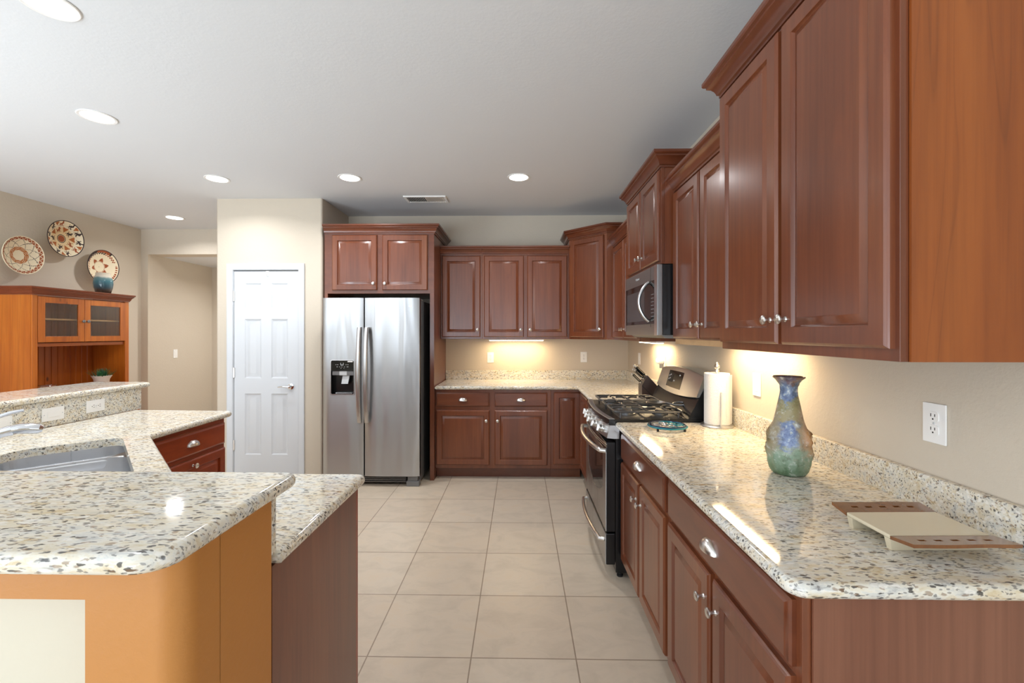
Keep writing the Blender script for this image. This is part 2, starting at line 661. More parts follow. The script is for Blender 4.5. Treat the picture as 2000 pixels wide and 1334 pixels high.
def pantry():
    mb = MB()
    t = 0.14
    # front leaf with the doorway, right return along the refrigerator and left return along the hall
    fr = [(-2.975, 4.265), (-1.928, 4.265), (-1.928, YB), (-2.975 + 0, YB)]
    x0, x1 = -2.812, -2.152
    for a, b, z0 in ((-2.975, x0, 0), (x1, -1.928, 0)):
        mb.box(a, b, 4.265, 4.265 + t, z0, ZC)
    mb.box(x0, x1, 4.265, 4.265 + t, 2.056, ZC)
    mb.box(-1.928 - t, -1.928, 4.265 + t, YB + 0.14, 0, ZC)
    mb.box(-2.975, -2.975 + t, 4.265 + t, 6.66, 0, ZC)
    bmesh.ops.remove_doubles(mb.bm, verts=mb.bm.verts, dist=1e-5)
    es = [e for e in mb.bm.edges if abs(e.verts[0].co.z - e.verts[1].co.z) > 2 and
          all(abs(v.co.y - 4.265) < 1e-4 and min(abs(v.co.x + 1.928), abs(v.co.x + 2.975)) < 1e-4 for v in e.verts)]
    bmesh.ops.bevel(mb.bm, geom=es, offset=0.02, segments=5, affect='EDGES', profile=0.5)
    return mb


struct('wall_pantry', pantry(), WALL)


def far_wall():
    mb = MB()
    mb.box(-4.94, -4.712, 5.5, 5.70, 0, ZC)
    mb.box(-4.712, -2.975, 5.5, 5.70, 2.425, ZC)
    return mb


struct('wall_far', far_wall(), WALL)
struct('wall_hall', MB().box(-4.86, -4.712, 5.70, 6.66, 0, 2.6).box(-4.86, -2.83, 6.66, 6.80, 0, 2.6), WALL)
struct('trim_1', MB().box(-4.712, -2.975, 5.70, 6.66, 2.43, 2.60), CEIL)
struct('wall_behind_right', MB().box(XW, 2.45, 0.01, 0.149, 0, ZC).box(2.40, 2.54, -4.0, -2.8, 0, ZC).box(2.40, 2.54, -0.4, 0.01, 0, ZC)
       .box(2.40, 2.54, -2.8, -0.4, 0, 0.6).box(2.40, 2.54, -2.8, -0.4, 2.3, ZC), WALL)
struct('wall_rear', MB().box(-4.94, -4.3, -4.1, -3.96, 0, ZC).box(-0.9, -0.7, -4.1, -3.96, 0, ZC).box(1.1, 2.5, -4.1, -3.96, 0, ZC)
       .box(-4.3, -0.9, -4.1, -3.96, 2.4, ZC).box(-0.7, 1.1, -4.1, -3.96, 2.3, ZC).box(-0.7, 1.1, -4.1, -3.96, 0, 0.6), WALL)
for i, (a, b, z0, z1) in enumerate(((-4.3, -0.9, 0.0, 2.4), (-0.7, 1.1, 0.6, 2.3))):
    f = MB()
    m = (a + b) / 2
    for xx in (a + 0.03, m, b - 0.03):
        f.box(xx - 0.03, xx + 0.03, -4.06, -4.0, z0, z1)
    f.box(a, b, -4.06, -4.0, z0, z0 + 0.06).box(a, b, -4.06, -4.0, z1 - 0.06, z1)
    struct('window_%d' % (i + 1), f, WHITED)

# pony wall of the peninsula that carries the raised bar
BAR0, BAR1 = 1.052, 1.086
LOW0, LOW1 = 0.876, 0.912


def pony():
    mb = MB()
    body = [(-0.575, 0.835), (-0.575, 1.010), (-1.895, 1.010), (-2.615, 1.730), (-2.615, 2.975), (-2.865, 2.975), (-2.865, 1.55), (-2.15, 0.835)]
    if area2(body) < 0:
        body = body[::-1]
    mb.prism(body, 0, BAR0)
    # framed front: end column, header and the recess between them
    col = round_poly([(-0.738, 0.735), (-0.575, 0.735), (-0.575, 0.836), (-0.738, 0.836)], [0, 0.045, 0, 0], 8)
    mb.prism(col, 0, BAR0)
    mb.box(-1.95, -0.738, 0.735, 0.836, 0.975, BAR0)
    mb.box(-2.05, -1.95, 0.735, 0.836, 0, BAR0)
    return mb


PONY = struct('wall_peninsula', pony(), CARAMEL)
struct('niche_panel', MB().box(-1.95, -0.7385, 0.828, 0.8349, 0.0, 0.9745), CREAM, PONY)

# pantry door with casing
dr = MB()
W, Hh = 0.636, 2.045


def six_panel():
    mb = MB()
    t = 0.035
    x0 = -2.8
    xs = [0, 0.105, 0.268, 0.368, 0.531, W]
    zs = [0, 0.20, 0.79, 0.95, 1.54, 1.64, 1.88, Hh - 0.012]
    zs = [0.006, 0.235, 0.835, 0.985, 1.565, 1.675, 1.915, Hh - 0.012]
    fy = 0.0
    bm = mb.bm
    mb.box(x0, x0 + W, fy + 0.012, fy + t, zs[0], zs[-1])
    for i in range(5):
        for j in range(7):
            a, b, c, d = x0 + xs[i], x0 + xs[i + 1], zs[j], zs[j + 1]
            if i in (1, 3) and j in (1, 3, 5):
                pr = [(0, 0), (0.006, 0.004), (0.016, 0.010), (0.022, 0.010), (0.05, 0.002), (0.052, 0.002)]
                mb.loft([[(a + q, fy + y, c + q), (b - q, fy + y, c + q), (b - q, fy + y, d - q), (a + q, fy + y, d - q)] for q, y in pr], False, True)
            else:
                bm.faces.new([bm.verts.new(p) for p in ((a, fy, c), (b, fy, c), (b, fy, d), (a, fy, d))])
    for a, b in (((x0, zs[0]), (x0 + W, zs[0])), ((x0 + W, zs[0]), (x0 + W, zs[-1])), ((x0 + W, zs[-1]), (x0, zs[-1])), ((x0, zs[-1]), (x0, zs[0]))):
        bm.faces.new([bm.verts.new(p) for p in ((a[0], fy, a[1]), (b[0], fy, b[1]), (b[0], fy + 0.012, b[1]), (a[0], fy + 0.012, a[1]))])
    return mb


door = six_panel().obj('door_1', WHITED)
door['kind'] = 'structure'
door.location = (0, 4.272, 0)
# lever handle
h = MB()
h.lathe([(0.033, 0), (0.033, 0.004), (0.030, 0.010), (0.014, 0.014), (0.011, 0.040), (0.012, 0.05), (0.0, 0.052)], (-2.236, 0, 0.905), 'y', 24)
h.tube([(-2.236, -0.045, 0.905), (-2.26, -0.047, 0.905), (-2.30, -0.047, 0.909), (-2.345, -0.044, 0.903)], [0.010, 0.009, 0.008, 0.006], 10)
h.obj('door_handle', CHROME, door)
for z in (1.79, 1.04, 0.33):
    MB().box(-2.807, -2.793, -0.012, 0.004, z - 0.05, z + 0.05, 0.003).obj('hinge', NICKEL, door)
cas = MB()
prof = [(0, 0), (0.058, 0), (0.058, 0.012), (0.045, 0.017), (0.012, 0.013), (0.004, 0.008), (0, 0.008)]
loops = []
for (sx, x, z, mz) in ((-1, -2.806, 0, 0), (-1, -2.806, 2.048, 1), (1, -2.158, 2.048, 1), (1, -2.158, 0, 0)):
    loops.append([(x + sx * a, -b, z + mz * a) for a, b in prof])
cas.loft(loops)
o = struct('trim_2', cas, WHITED)
o.location = (0, 4.2649, 0)
o = struct('trim_3', MB().box(-2.8119, -2.802, 0, 0.138, 0, 2.046).box(-2.162, -2.1521, 0, 0.138, 0, 2.046)
           .box(-2.8119, -2.1521, 0, 0.138, 2.046, 2.0559), WHITED)
o.location = (0, 4.2655, 0)
# hook over the top of the door
hk = thing('door_hook', 'small white hook hung over the top edge of the white pantry door', 'hook', (-2.47, 4.272, 1.985))
MB().box(-0.017, 0.017, -0.004, -0.0005, 0.0, 0.05, 0.001, 1).obj('plate', WHITE, hk)
MB().tube([(0, -0.004, 0.018), (0, -0.018, 0.008), (0, -0.026, 0.014), (0, -0.028, 0.026)], 0.005, 8).obj('hook', WHITE, hk)

# ------------------------------------------------------------------ ceiling lights and vent
CANS = [(-0.009, 3.714, 'round recessed ceiling light above the floor, closest to the cabinets over the microwave'),
        (-1.438, 3.702, 'round recessed ceiling light in front of the cabinet over the refrigerator'),
        (-2.577, 3.706, 'round recessed ceiling light in front of the wall above the white pantry door'),
        (-3.93, 4.947, 'farthest and smallest round recessed ceiling light, near the hallway opening'),
        (-2.567, 2.632, 'round recessed ceiling light over the sink peninsula, second from the left edge of the photo'),
        (-1.883, 1.728, 'largest round recessed ceiling light, cut off by the top left corner of the photo')]
can0 = None
for x, y, lab in CANS:
    if can0 is None:
        c = can0 = thing('recessed_light', lab, 'ceiling light', (x, y, ZC), 0, 'recessed ceiling lights')
        MB().lathe([(0.076, 0), (0.094, 0), (0.096, -0.003), (0.092, -0.006), (0.080, -0.005), (0.076, -0.002)], (0, 0, 0), 'z', 40, False).obj('trim_ring', WHITE, c)
        MB().lathe([(0.0, -0.0015), (0.079, -0.0015), (0.079, -0.004), (0.0, -0.004)], (0, 0, 0), 'z', 40).obj('lens', LAMP, c)
    else:
        c = copy_tree(can0)
        c.location = (x, y, ZC)
        c['label'] = lab
for x, y, lab in CANS:
    area('recessed_glow', (x, y, ZC - 0.012), (0, 0, 0), 0.14, 0.14, CAN_POWER, CAN_COLOR, 'DISK', 150)

v = thing('ceiling_vent', 'white slotted air vent set in the ceiling near the back wall', 'vent', (-0.915, 4.30, ZC))
f = MB()
f.box(-0.205, 0.205, -0.098, -0.075, -0.010, 0).box(-0.205, 0.205, 0.075, 0.098, -0.010, 0)
f.box(-0.205, -0.18, -0.075, 0.075, -0.010, 0).box(0.18, 0.205, -0.075, 0.075, -0.010, 0)
f.obj('frame', WHITE, v)
MB().box(-0.18, 0.18, -0.075, 0.075, -0.0015, -0.0002).obj('backing', BLACKM, v)
for i in range(22):
    x = -0.172 + i * 0.0164
    s = 0.010 if i < 11 else -0.010
    m = MB()
    m.loft([[(x - 0.001, yy, -0.002), (x + 0.001, yy, -0.002), (x + 0.001 + s, yy, -0.011), (x - 0.001 + s, yy, -0.011)] for yy in (-0.074, 0.074)])
    m.obj('louver', WHITE, v)

# ------------------------------------------------------------------ cabinets, right run (front faces -X; local x runs from far to near)
RZ = R(-90)
D_U, D_U2 = XW - 0.903 - 0.001, XW - 0.827 - 0.001
UB, UT_S, UT_T = 1.365, 2.245, 2.390


def right(x, yfar):
    return (x, yfar, 0)


def uppers(w, z0, z1, kz, m=0.012, g=0.022, top=0.012):
    h = w / 2
    return [('door', m, h - g / 2, z0, z1, 'r', kz), ('door', h + g / 2, w - m, z0, z1, 'l', kz)]


w = 1.811 - 0.972
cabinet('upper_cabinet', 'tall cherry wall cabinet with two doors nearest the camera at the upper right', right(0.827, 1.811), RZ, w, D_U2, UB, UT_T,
        uppers(w, UB + 0.028, UT_T - 0.012, UB + 0.105), (True, True), end=CHERRY_LIT_END, end_side='r', group='cherry wall cabinets')
w = 2.573 - 1.812
cabinet('upper_cabinet', 'lower set-back cherry wall cabinet between the nearest one and the microwave', right(0.903, 2.573), RZ, w, D_U, UB + 0.028, UT_S,
        uppers(w, UB + 0.034, UT_S - 0.012, UB + 0.105), (False, False), rail=0.028, group='cherry wall cabinets')
w = 3.335 - 2.574
cabinet('upper_cabinet', 'short two-door cherry cabinet mounted right above the microwave', right(0.823, 3.335), RZ, w, XW - 0.824, 1.832, UT_T,
        uppers(w, 1.850, UT_T - 0.012, 1.92), (True, True), group='cherry wall cabinets')
w = 4.232 - 3.336
cabinet('upper_cabinet', 'narrow-looking cherry wall cabinet between the microwave and the corner cabinet', right(0.903, 4.232), RZ, w, D_U, UB, UT_S,
        uppers(w, UB + 0.022, UT_S - 0.012, UB + 0.095), (False, False), group='cherry wall cabinets')

# diagonal corner cabinet
L, S = 0.695, 0.372
cc = thing('corner_cabinet', 'tall diagonal cherry wall cabinet with one door in the back right corner', 'cabinet', (XW - 0.001, YB - 0.001, 0), 0, 'cherry wall cabinets')
A, B = (-L, -S), (-S, -L)
MB().prism([(-L, 0), A, B, (0, -L), (0, 0)], UB, UT_T).obj('carcass', CHERRY, cc)
sweep(MB(), [(-L, 0), A, B, (0, -L)], CROWN, UT_T).obj('crown', CHERRY_H, cc)
dl = math.hypot(B[0] - A[0], B[1] - A[1])
dm = door_mb(0.022, dl - 0.030, UB + 0.022, UT_T - 0.014)
bmesh.ops.transform(dm.bm, matrix=Matrix.Translation((A[0], A[1], 0)) @ Matrix.Rotation(R(-45), 4, 'Z'), verts=dm.bm.verts)
dd = dm.obj('door', CHERRY, cc)
km = knob_mb(dl - 0.062, UB + 0.10)
bmesh.ops.transform(km.bm, matrix=Matrix.Translation((A[0], A[1], 0)) @ Matrix.Rotation(R(-45), 4, 'Z'), verts=km.bm.verts)
km.obj('knob', NICKEL, dd)

# back run uppers
YU = 4.60
xa, xb, xc = -0.827, -0.391, XW - L - 0.002
w = xb - xa
cabinet('upper_cabinet', 'single-door cherry wall cabinet on the back wall beside the refrigerator cabinet', (xa, YU, 0), 0, w, YB - YU - 0.001, UB, UT_S,
        [('door', 0.016, w - 0.020, UB + 0.022, UT_S - 0.012, 'r', UB + 0.098)], (False, False), group='cherry wall cabinets')
w = xc - xb - 0.001
cabinet('upper_cabinet', 'two-door cherry wall cabinet in the middle of the back wall above the lit counter', (xb + 0.001, YU, 0), 0, w, YB - YU - 0.001, UB, UT_S,
        [('door', 0.018, w / 2 - 0.018, UB + 0.022, UT_S - 0.012, 'r', UB + 0.098), ('door', w / 2 + 0.018, w - 0.018, UB + 0.022, UT_S - 0.012, 'l', UB + 0.098)],
        (False, False), group='cherry wall cabinets')

# cabinet over the refrigerator with the tall end panel
fx0, fx1, YF = -1.897, -0.829, 4.25
w = fx1 - fx0
fc = thing('refrigerator_cabinet', 'cherry cabinet with two doors and tall side panel over the refrigerator', 'cabinet', (fx0, YF, 0), 0, 'cherry wall cabinets')
dp = YB - YF - 0.001
MB().box(0, w, 0.019, dp, 1.812, UT_T).obj('carcass', CHERRY, fc)
MB().box(0, w, 0, 0.0185, 1.812, UT_T).obj('face_frame', CHERRY_H, fc)
MB().box(w - 0.040, w, 0, dp, 0, 1.8115).obj('side_panel', CHERRY, fc)
MB().box(0, 0.030, 0, dp, 0, 1.8115).obj('side_panel', CHERRY, fc)
add_fronts(fc, [('door', 0.078, 0.516, 1.842, UT_T - 0.012, 'r', 1.905), ('door', 0.568, w - 0.061, 1.842, UT_T - 0.012, 'l', 1.905)])
sweep(MB(), [(0, 0), (w, 0), (w, dp)], CROWN, UT_T).obj('crown', CHERRY_H, fc)

# ------------------------------------------------------------------ base cabinets
CT = 0.875


def base_pair(w, dr=True, m=0.020, g=0.024):
    h = w / 2
    return [('drawer', m, w - m, 0.705, 0.850), ('door', m, h - g / 2, 0.125, 0.685, 'r', 0.60), ('door', h + g / 2, w - m, 0.125, 0.685, 'l', 0.60)]


XF = 0.600
w = 1.765 - 0.945
cabinet('base_cabinet', 'cherry base cabinet with one wide drawer nearest the camera, under the vase', right(XF, 1.765), RZ, w, XW - XF - 0.001, 0, CT,
        base_pair(w), toe=0.105, end=CHERRY_LOW, end_side='r', group='cherry base cabinets')
w = 2.565 - 1.766
cabinet('base_cabinet', 'cherry base cabinet with one wide drawer right beside the near side of the stove', right(XF, 2.565), RZ, w, XW - XF - 0.001, 0, CT,
        base_pair(w), toe=0.105, group='cherry base cabinets')
w = 4.28 - 3.342
cabinet('base_cabinet', 'mostly hidden cherry base cabinet between the stove and the back corner', right(XF, 4.28), RZ, w, XW - XF - 0.001, 0, CT,
        [('door', 0.02, 0.44, 0.125, 0.850, 'n', 0), ('drawer', 0.47, w - 0.02, 0.705, 0.850), ('door', 0.47, w - 0.02, 0.125, 0.685, 'n', 0.6)],
        toe=0.105, group='cherry base cabinets')
YBF = 4.305
w = 0.303 + 0.827
cabinet('base_cabinet', 'cherry base cabinet with two drawers and two doors beside the refrigerator', (-0.827, YBF, 0), 0, w, YB - YBF - 0.001, 0, CT,
        [('drawer', 0.012, 0.532, 0.710, 0.846), ('drawer', 0.583, 1.097, 0.710, 0.846),
         ('door', 0.012, 0.532, 0.140, 0.675, 'r', 0.575), ('door', 0.583, 1.097, 0.140, 0.675, 'l', 0.575)], toe=0.105, group='cherry base cabinets')
w = 0.598 - 0.304
cabinet('base_cabinet', 'narrow one-door cherry base cabinet in the back corner without a knob', (0.304, YBF, 0), 0, w, YB - YBF - 0.001, 0, CT,
        [('door', 0.026, w - 0.004, 0.150, 0.850, 'n', 0)], toe=0.105, group='cherry base cabinets')

# peninsula bases
w = 2.835 - 2.235
cabinet('base_cabinet', 'reddish cherry base cabinet with drawer and door under the far arm of the peninsula', (-1.925, 2.235, 0), R(90), w, 0.655, 0, CT,
        [('drawer', 0.012, w - 0.012, 0.715, 0.850), ('door', 0.012, w - 0.012, 0.125, 0.690, 'c', 0.655)], toe=0.105,
        group='peninsula base cabinets', wd=RED_CHERRY, wh=RED_CHERRY)
pb = thing('base_cabinet', 'cherry cabinet end panel of the peninsula below its low counter, beside the caramel wall', 'cabinet', (-0.586, 1.585, 0), R(180), 'peninsula base cabinets')
w = 0.72
MB().box(0.006, w, 0.019, 0.5525, 0.105, CT).obj('carcass', CHERRY, pb)
MB().box(0, w, 0, 0.0185, 0.105, CT).obj('face_frame', RED_CHERRY, pb)
MB().box(0.006, w, 0.075, 0.5525, 0, 0.105).obj('toe_kick', CHERRY_H, pb)
MB().box(0, 0.0055, 0.019, 0.5525, 0, CT).obj('end_panel', CHERRY, pb)
add_fronts(pb, [('drawer', 0.02, w - 0.02, 0.705, 0.85), ('door', 0.02, w / 2 - 0.01, 0.125, 0.685, 'r', 0.6), ('door', w / 2 + 0.01, w - 0.02, 0.125, 0.685, 'l', 0.6)])

# ------------------------------------------------------------------ granite
ct = thing('countertop', 'polished speckled granite counter on the right from the stove to the camera', 'countertop', (0, 0, 0))
slab(MB(), [(0.556, 0.912), (1.207, 0.912), (1.207, 2.568), (0.556, 2.568)], LOW0, LOW1, [0.045, 0, 0, 0]).obj('slab', GRANITE, ct)
MB().box(1.186, 1.207, 0.93, 2.568, LOW1 - 0.001, 1.013, 0.002, 1).obj('backsplash', GRANITE, ct)
ct = thing('countertop', 'L-shaped speckled granite counter along the back wall and around the corner', 'countertop', (0, 0, 0))
slab(MB(), [(-0.827, 4.268), (0.556, 4.268), (0.556, 3.340), (1.207, 3.340), (1.207, 4.929), (-0.827, 4.929)], LOW0, LOW1,
     [0, 0.006, 0, 0, 0, 0]).obj('slab', GRANITE, ct)
MB().box(-0.827, 1.186, 4.908, 4.929, LOW1 - 0.001, 1.013, 0.002, 1).box(1.186, 1.207, 3.340, 4.929, LOW1 - 0.001, 1.013, 0.002, 1).obj('backsplash', GRANITE, ct)

A0 = Vector((-1.965, 2.145))
U = Vector((math.sqrt(.5), -math.sqrt(.5)))
V = Vector((-math.sqrt(.5), -math.sqrt(.5)))
SL, SD = 0.78, 0.40


def sink_pt(u, v):
    q = A0 + U * u + V * v
    return (q.x, q.y)


hole = round_poly([sink_pt(0, 0), sink_pt(SL, 0), sink_pt(SL, SD), sink_pt(0, SD)], [0.05, 0.05, 0.12, 0.12], 8)
ct = thing('countertop', 'low speckled granite counter of the peninsula with the sink cut into it', 'countertop', (0, 0, 0))
slab(MB(), [(-0.562, 1.032), (-0.562, 1.615), (-1.283, 1.615), (-1.885, 2.217), (-1.900, 2.905), (-2.592, 2.93), (-2.592, 1.739), (-1.885, 1.032)],
     LOW0, LOW1, [0.0, 0.03, 0.01, 0.01, 0.05, 0, 0, 0], hole=hole).obj('slab', GRANITE, ct)
sp = MB()
pth = [(-0.5765, 1.0115), (-1.896, 1.0115), (-2.6135, 1.729), (-2.6135, 2.973)]
loops = []
ins = [(-0.5765, 1.0315), (-1.8877, 1.0315), (-2.5935, 1.7373), (-2.5935, 2.973)]
for p, q in zip(pth, ins):
    loops.append([(p[0], p[1], LOW1 - 0.001), (q[0], q[1], LOW1 - 0.001), (q[0], q[1], BAR0 - 0.001), (p[0], p[1], BAR0 - 0.001)])
sp.loft(loops)
sp.obj('backsplash', GRANITE, ct)
bt = slab(MB(), [(-0.545, 0.660), (-0.545, 1.085), (-1.93, 1.085), (-2.578, 1.733), (-2.578, 3.06), (-3.005, 3.06), (-3.005, 1.56), (-2.105, 0.660)],
          BAR0, BAR1, [0.06, 0.03, 0, 0, 0.05, 0.05, 0.02, 0.02]).obj('bar_top', GRANITE)
tag(bt, 'raised speckled granite bar top in the left foreground, wrapping behind the sink', 'countertop')

# ------------------------------------------------------------------ sink and faucet
sk = thing('sink', 'stainless double-bowl sink set into the low peninsula counter', 'sink', (A0.x, A0.y, 0), R(-45))


def rrect(x0, x1, y0, y1, r, z, seg=6):
    return [(x, y, z) for x, y in round_poly([(x0, y0), (x1, y0), (x1, y1), (x0, y1)], r, seg)]


def bowl(x0, x1, y0, y1, r, depth, zt):
    mb = MB()
    lp = [rrect(x0 - 0.0, x1, y0, y1, r, zt)]
    for k in range(0, 7):
        a = PI / 2 * k / 6
        i = 0.008 + 0.03 * (1 - math.cos(a))
        lp.append(rrect(x0 + i, x1 - i, y0 + i, y1 - i, max(r - i * 0.6, 0.02), zt - depth + 0.03 * (1 - math.sin(a))))
    mb.loft(lp, False, True)
    return mb


zt = LOW0 - 0.001
for a, b in ((-0.012, 0.225), (0.255, SL + 0.012)):
    bo = bowl(a, b, -SD - 0.012, 0.012, 0.09, 0.19, zt - 0.012 if False else zt).obj('bowl', SINKST, sk)
    MB().lathe([(0.0, 0.0005), (0.030, 0.0005), (0.042, 0.003), (0.045, 0.0015), (0.045, 0.0)], ((a + b) / 2, -SD / 2, zt - 0.19), 'z', 24).obj('drain', CHROME, bo)
fl = MB()
fl.box(0.222, 0.258, -SD, 0.0, zt - 0.05, zt - 0.003, 0.010, 3)
fl.obj('divider', SINKST, sk)

fp = A0 + U * 0.40 + V * 0.465
fa = thing('faucet', 'chrome pull-out kitchen faucet behind the sink at the left edge', 'faucet', (fp.x, fp.y, LOW1), R(45))
# local +x points over the sink (-V direction)
MB().lathe([(0.030, 0), (0.030, 0.006), (0.024, 0.012), (0.022, 0.05), (0.023, 0.085), (0.018, 0.10), (0, 0.102)], (0, 0, 0), 'z', 28).obj('base', CHROME, fa)
MB().tube([(0.0, 0, 0.05), (0.03, 0, 0.085), (0.07, 0, 0.120), (0.105, 0, 0.143), (0.135, 0, 0.150)], [0.019, 0.0185, 0.018, 0.018, 0.020], 16).obj('spout', CHROME, fa)
MB().tube([(0.125, 0, 0.150), (0.15, 0, 0.153), (0.18, 0, 0.150), (0.205, 0, 0.145), (0.215, 0, 0.142)], [0.018, 0.023, 0.025, 0.023, 0.014], 18, flat=0.8).obj('spray_head', CHROME, fa)
MB().tube([(0.0, 0, 0.095), (0.01, 0, 0.14), (0.05, 0, 0.185), (0.13, 0, 0.215), (0.165, 0, 0.222)], [0.012, 0.010, 0.008, 0.007, 0.005], 10).obj('lever', CHROME, fa)

# ------------------------------------------------------------------ refrigerator
fr = thing('refrigerator', 'stainless side-by-side refrigerator with water and ice dispenser', 'refrigerator', (-1.382, 4.06, 0))
x0, x1, xm0, xm1 = -0.4515, 0.4515, -0.0705, -0.0585
MB().box(x0 + 0.008, x1 - 0.008, 0.085, 0.80, 0.03, 1.735, 0.004, 1).obj('body', FRSIDE, fr)
MB().box(x0 + 0.01, x1 - 0.01, 0.068, 0.084, 0.10, 1.73).obj('door_gasket', BLACKM, fr)


def fdoor(a, b, z0, z1, hole=None):
    mb = MB()
    bm = mb.bm
    n = 14
    xs = [a + (b - a) * i / n for i in range(n + 1)]
    zs = [z0, z1]
    if hole:
        xs = sorted([x for x in xs if min(abs(x - hole[0]), abs(x - hole[1])) > 0.008] + [hole[0], hole[1]])
        zs = [z0, hole[2], hole[3], z1]
    cy = lambda x: 0.010 * (abs(x - (a + b) / 2) / ((b - a) / 2)) ** 2.4 + (0.006 if min(x - a, b - x) < 1e-6 else 0)
    g = [[bm.verts.new((x, cy(x), z)) for x in xs] for z in zs]
    back = [[bm.verts.new((x, 0.066, z)) for x in xs] for z in zs]
    for j in range(len(zs) - 1):
        for i in range(len(xs) - 1):
            if hole and j == 1 and hole[0] - 1e-6 <= xs[i] < hole[1] - 1e-6:
                continue
            bm.faces.new([g[j][i], g[j][i + 1], g[j + 1][i + 1], g[j + 1][i]])
            bm.faces.new([back[j][i], back[j + 1][i], back[j + 1][i + 1], back[j][i + 1]])
    bnd = [e for e in bm.edges if e.is_boundary]
    # close rim and hole walls
    for row in (0, -1):
        for i in range(len(xs) - 1):
            bm.faces.new([g[row][i], back[row][i], back[row][i + 1], g[row][i + 1]])
    for c in (0, -1):
        for j in range(len(zs) - 1):
            bm.faces.new([g[j][c], g[j + 1][c], back[j + 1][c], back[j][c]])
    return mb


hx0, hx1, hz0, hz1 = -0.373, -0.153, 0.858, 1.176
ld = fdoor(x0, xm0, 0.098, 1.755, (hx0, hx1, hz0, hz1)).obj('freezer_door', STEEL, fr)
rd = fdoor(xm1, x1, 0.098, 1.755).obj('fridge_door', STEEL, fr)
for hx, p in ((-0.098, ld), (-0.031, rd)):
    pts = []
    for k in range(15):
        t = k / 14
        pts.append((hx, -0.022 - 0.040 * math.sin(PI * t) ** 0.7, 0.600 + 0.880 * t))
    lp = [[(q[0] - 0.020, q[1] + 0.009, q[2]), (q[0] - 0.018, q[1] - 0.004, q[2]), (q[0] - 0.010, q[1] - 0.010, q[2]), (q[0] + 0.010, q[1] - 0.010, q[2]),
           (q[0] + 0.018, q[1] - 0.004, q[2]), (q[0] + 0.020, q[1] + 0.009, q[2])] for q in pts]
    m = MB()
    m.loft(lp)
    for z in (0.61, 1.47):
        m.box(hx - 0.014, hx + 0.014, -0.022, 0.008, z - 0.012, z + 0.012)
    m.obj('handle', STEEL2, p)
ds = MB()
rim = [(hx0 - 0.004, hz0 - 0.004), (hx1 + 0.004, hz0 - 0.004), (hx1 + 0.004, hz1 + 0.004), (hx0 - 0.004, hz1 + 0.004)]
ro = round_poly(rim, 0.018, 5)
ri = round_poly([(hx0 + 0.003, hz0 + 0.003), (hx1 - 0.003, hz0 + 0.003), (hx1 - 0.003, hz1 - 0.003), (hx0 + 0.003, hz1 - 0.003)], 0.014, 5)
ds.loft([[(x, 0.004, z) for x, z in ro], [(x, -0.003, z) for x, z in ro], [(x, -0.003, z) for x, z in ri], [(x, 0.004, z) for x, z in ri]], False, False)
dp_ = ds.obj('dispenser', STEEL2, fr)
zq = hz0 + 0.218
bx = MB()
bx.loft([[(hx0 + 0.002, y, hz0 + 0.002), (hx1 - 0.002, y, hz0 + 0.002), (hx1 - 0.002, y, zq), (hx0 + 0.002, y, zq)] for y in (0.001, 0.060)], False, True)
bx.obj('recess', BLACK, dp_)
MB().box(hx0 + 0.002, hx1 - 0.002, -0.001, 0.03, zq, hz1 - 0.002, 0.002, 1).obj('control_panel', BGLASS, dp_)
mk = MB()
for (a, b, ww, hh) in ((0.045, 0.056, .008, .003), (0.06, 0.056, .012, .003), (0.14, 0.056, .008, .003), (0.155, 0.056, .012, .003), (0.055, 0.036, .012, .004), (0.08, 0.036, .008, .003),
                       (0.10, 0.036, .010, .003), (0.125, 0.036, .008, .003), (0.15, 0.036, .016, .004), (0.09, 0.024, .012, .002), (0.12, 0.024, .008, .002)):
    mk.box(hx0 + a, hx0 + a + ww, -0.0016, -0.0008, zq + b, zq + b + hh)
for q in ((0.092, 0.055, 0.004, 0.02), (0.116, 0.055, 0.004, 0.02), (0.094, 0.052, 0.024, 0.006)):
    mk.box(hx0 + q[0], hx0 + q[0] + q[2], -0.0016, -0.0008, zq + q[1], zq + q[1] + q[3])
mk.obj('marks', PALE, dp_)
MB().box(hx1 - 0.062, hx1 - 0.014, -0.0018, -0.0008, hz1 - 0.018, hz1 - 0.006).obj('sticker', WHITE, dp_)
MB().box(hx0 + 0.01, hx1 - 0.008, 0.006, 0.05, zq - 0.042, zq - 0.001, 0.003, 1).obj('spout_housing', DARKMET, dp_)
MB().box(hx0 + 0.078, hx0 + 0.150, 0.002, 0.04, zq - 0.042, zq - 0.002, 0.003, 1).obj('spout', PALE, dp_)
pd = MB()
pd.loft([[(hx0 + 0.104, 0.02, zq - 0.042), (hx0 + 0.168, 0.02, zq - 0.042), (hx0 + 0.168, 0.032, zq - 0.042), (hx0 + 0.104, 0.032, zq - 0.042)],
         [(hx0 + 0.102, 0.012, zq - 0.075), (hx0 + 0.165, 0.012, zq - 0.075), (hx0 + 0.165, 0.026, zq - 0.075), (hx0 + 0.102, 0.026, zq - 0.075)],
         [(hx0 + 0.097, 0.004, zq - 0.120), (hx0 + 0.158, 0.004, zq - 0.120), (hx0 + 0.158, 0.018, zq - 0.120), (hx0 + 0.097, 0.018, zq - 0.120)]])
pd.obj('paddle', PALE, dp_)
MB().box(hx0 + 0.04, hx1 - 0.02, 0.006, 0.056, hz0 + 0.004, hz0 + 0.014, 0.002, 1).obj('drip_tray', DARKMET, dp_)
MB().box(x0 + 0.02, x1 - 0.13, 0.062, 0.084, 0.022, 0.095).obj('grille', BLACKM, fr)
gr = MB()
for k in range(4):
    gr.box(x0 + 0.03, x1 - 0.14, 0.055, 0.0625, 0.03 + k * 0.017, 0.036 + k * 0.017)
gr.obj('grille_slats', DARKMET, fr)
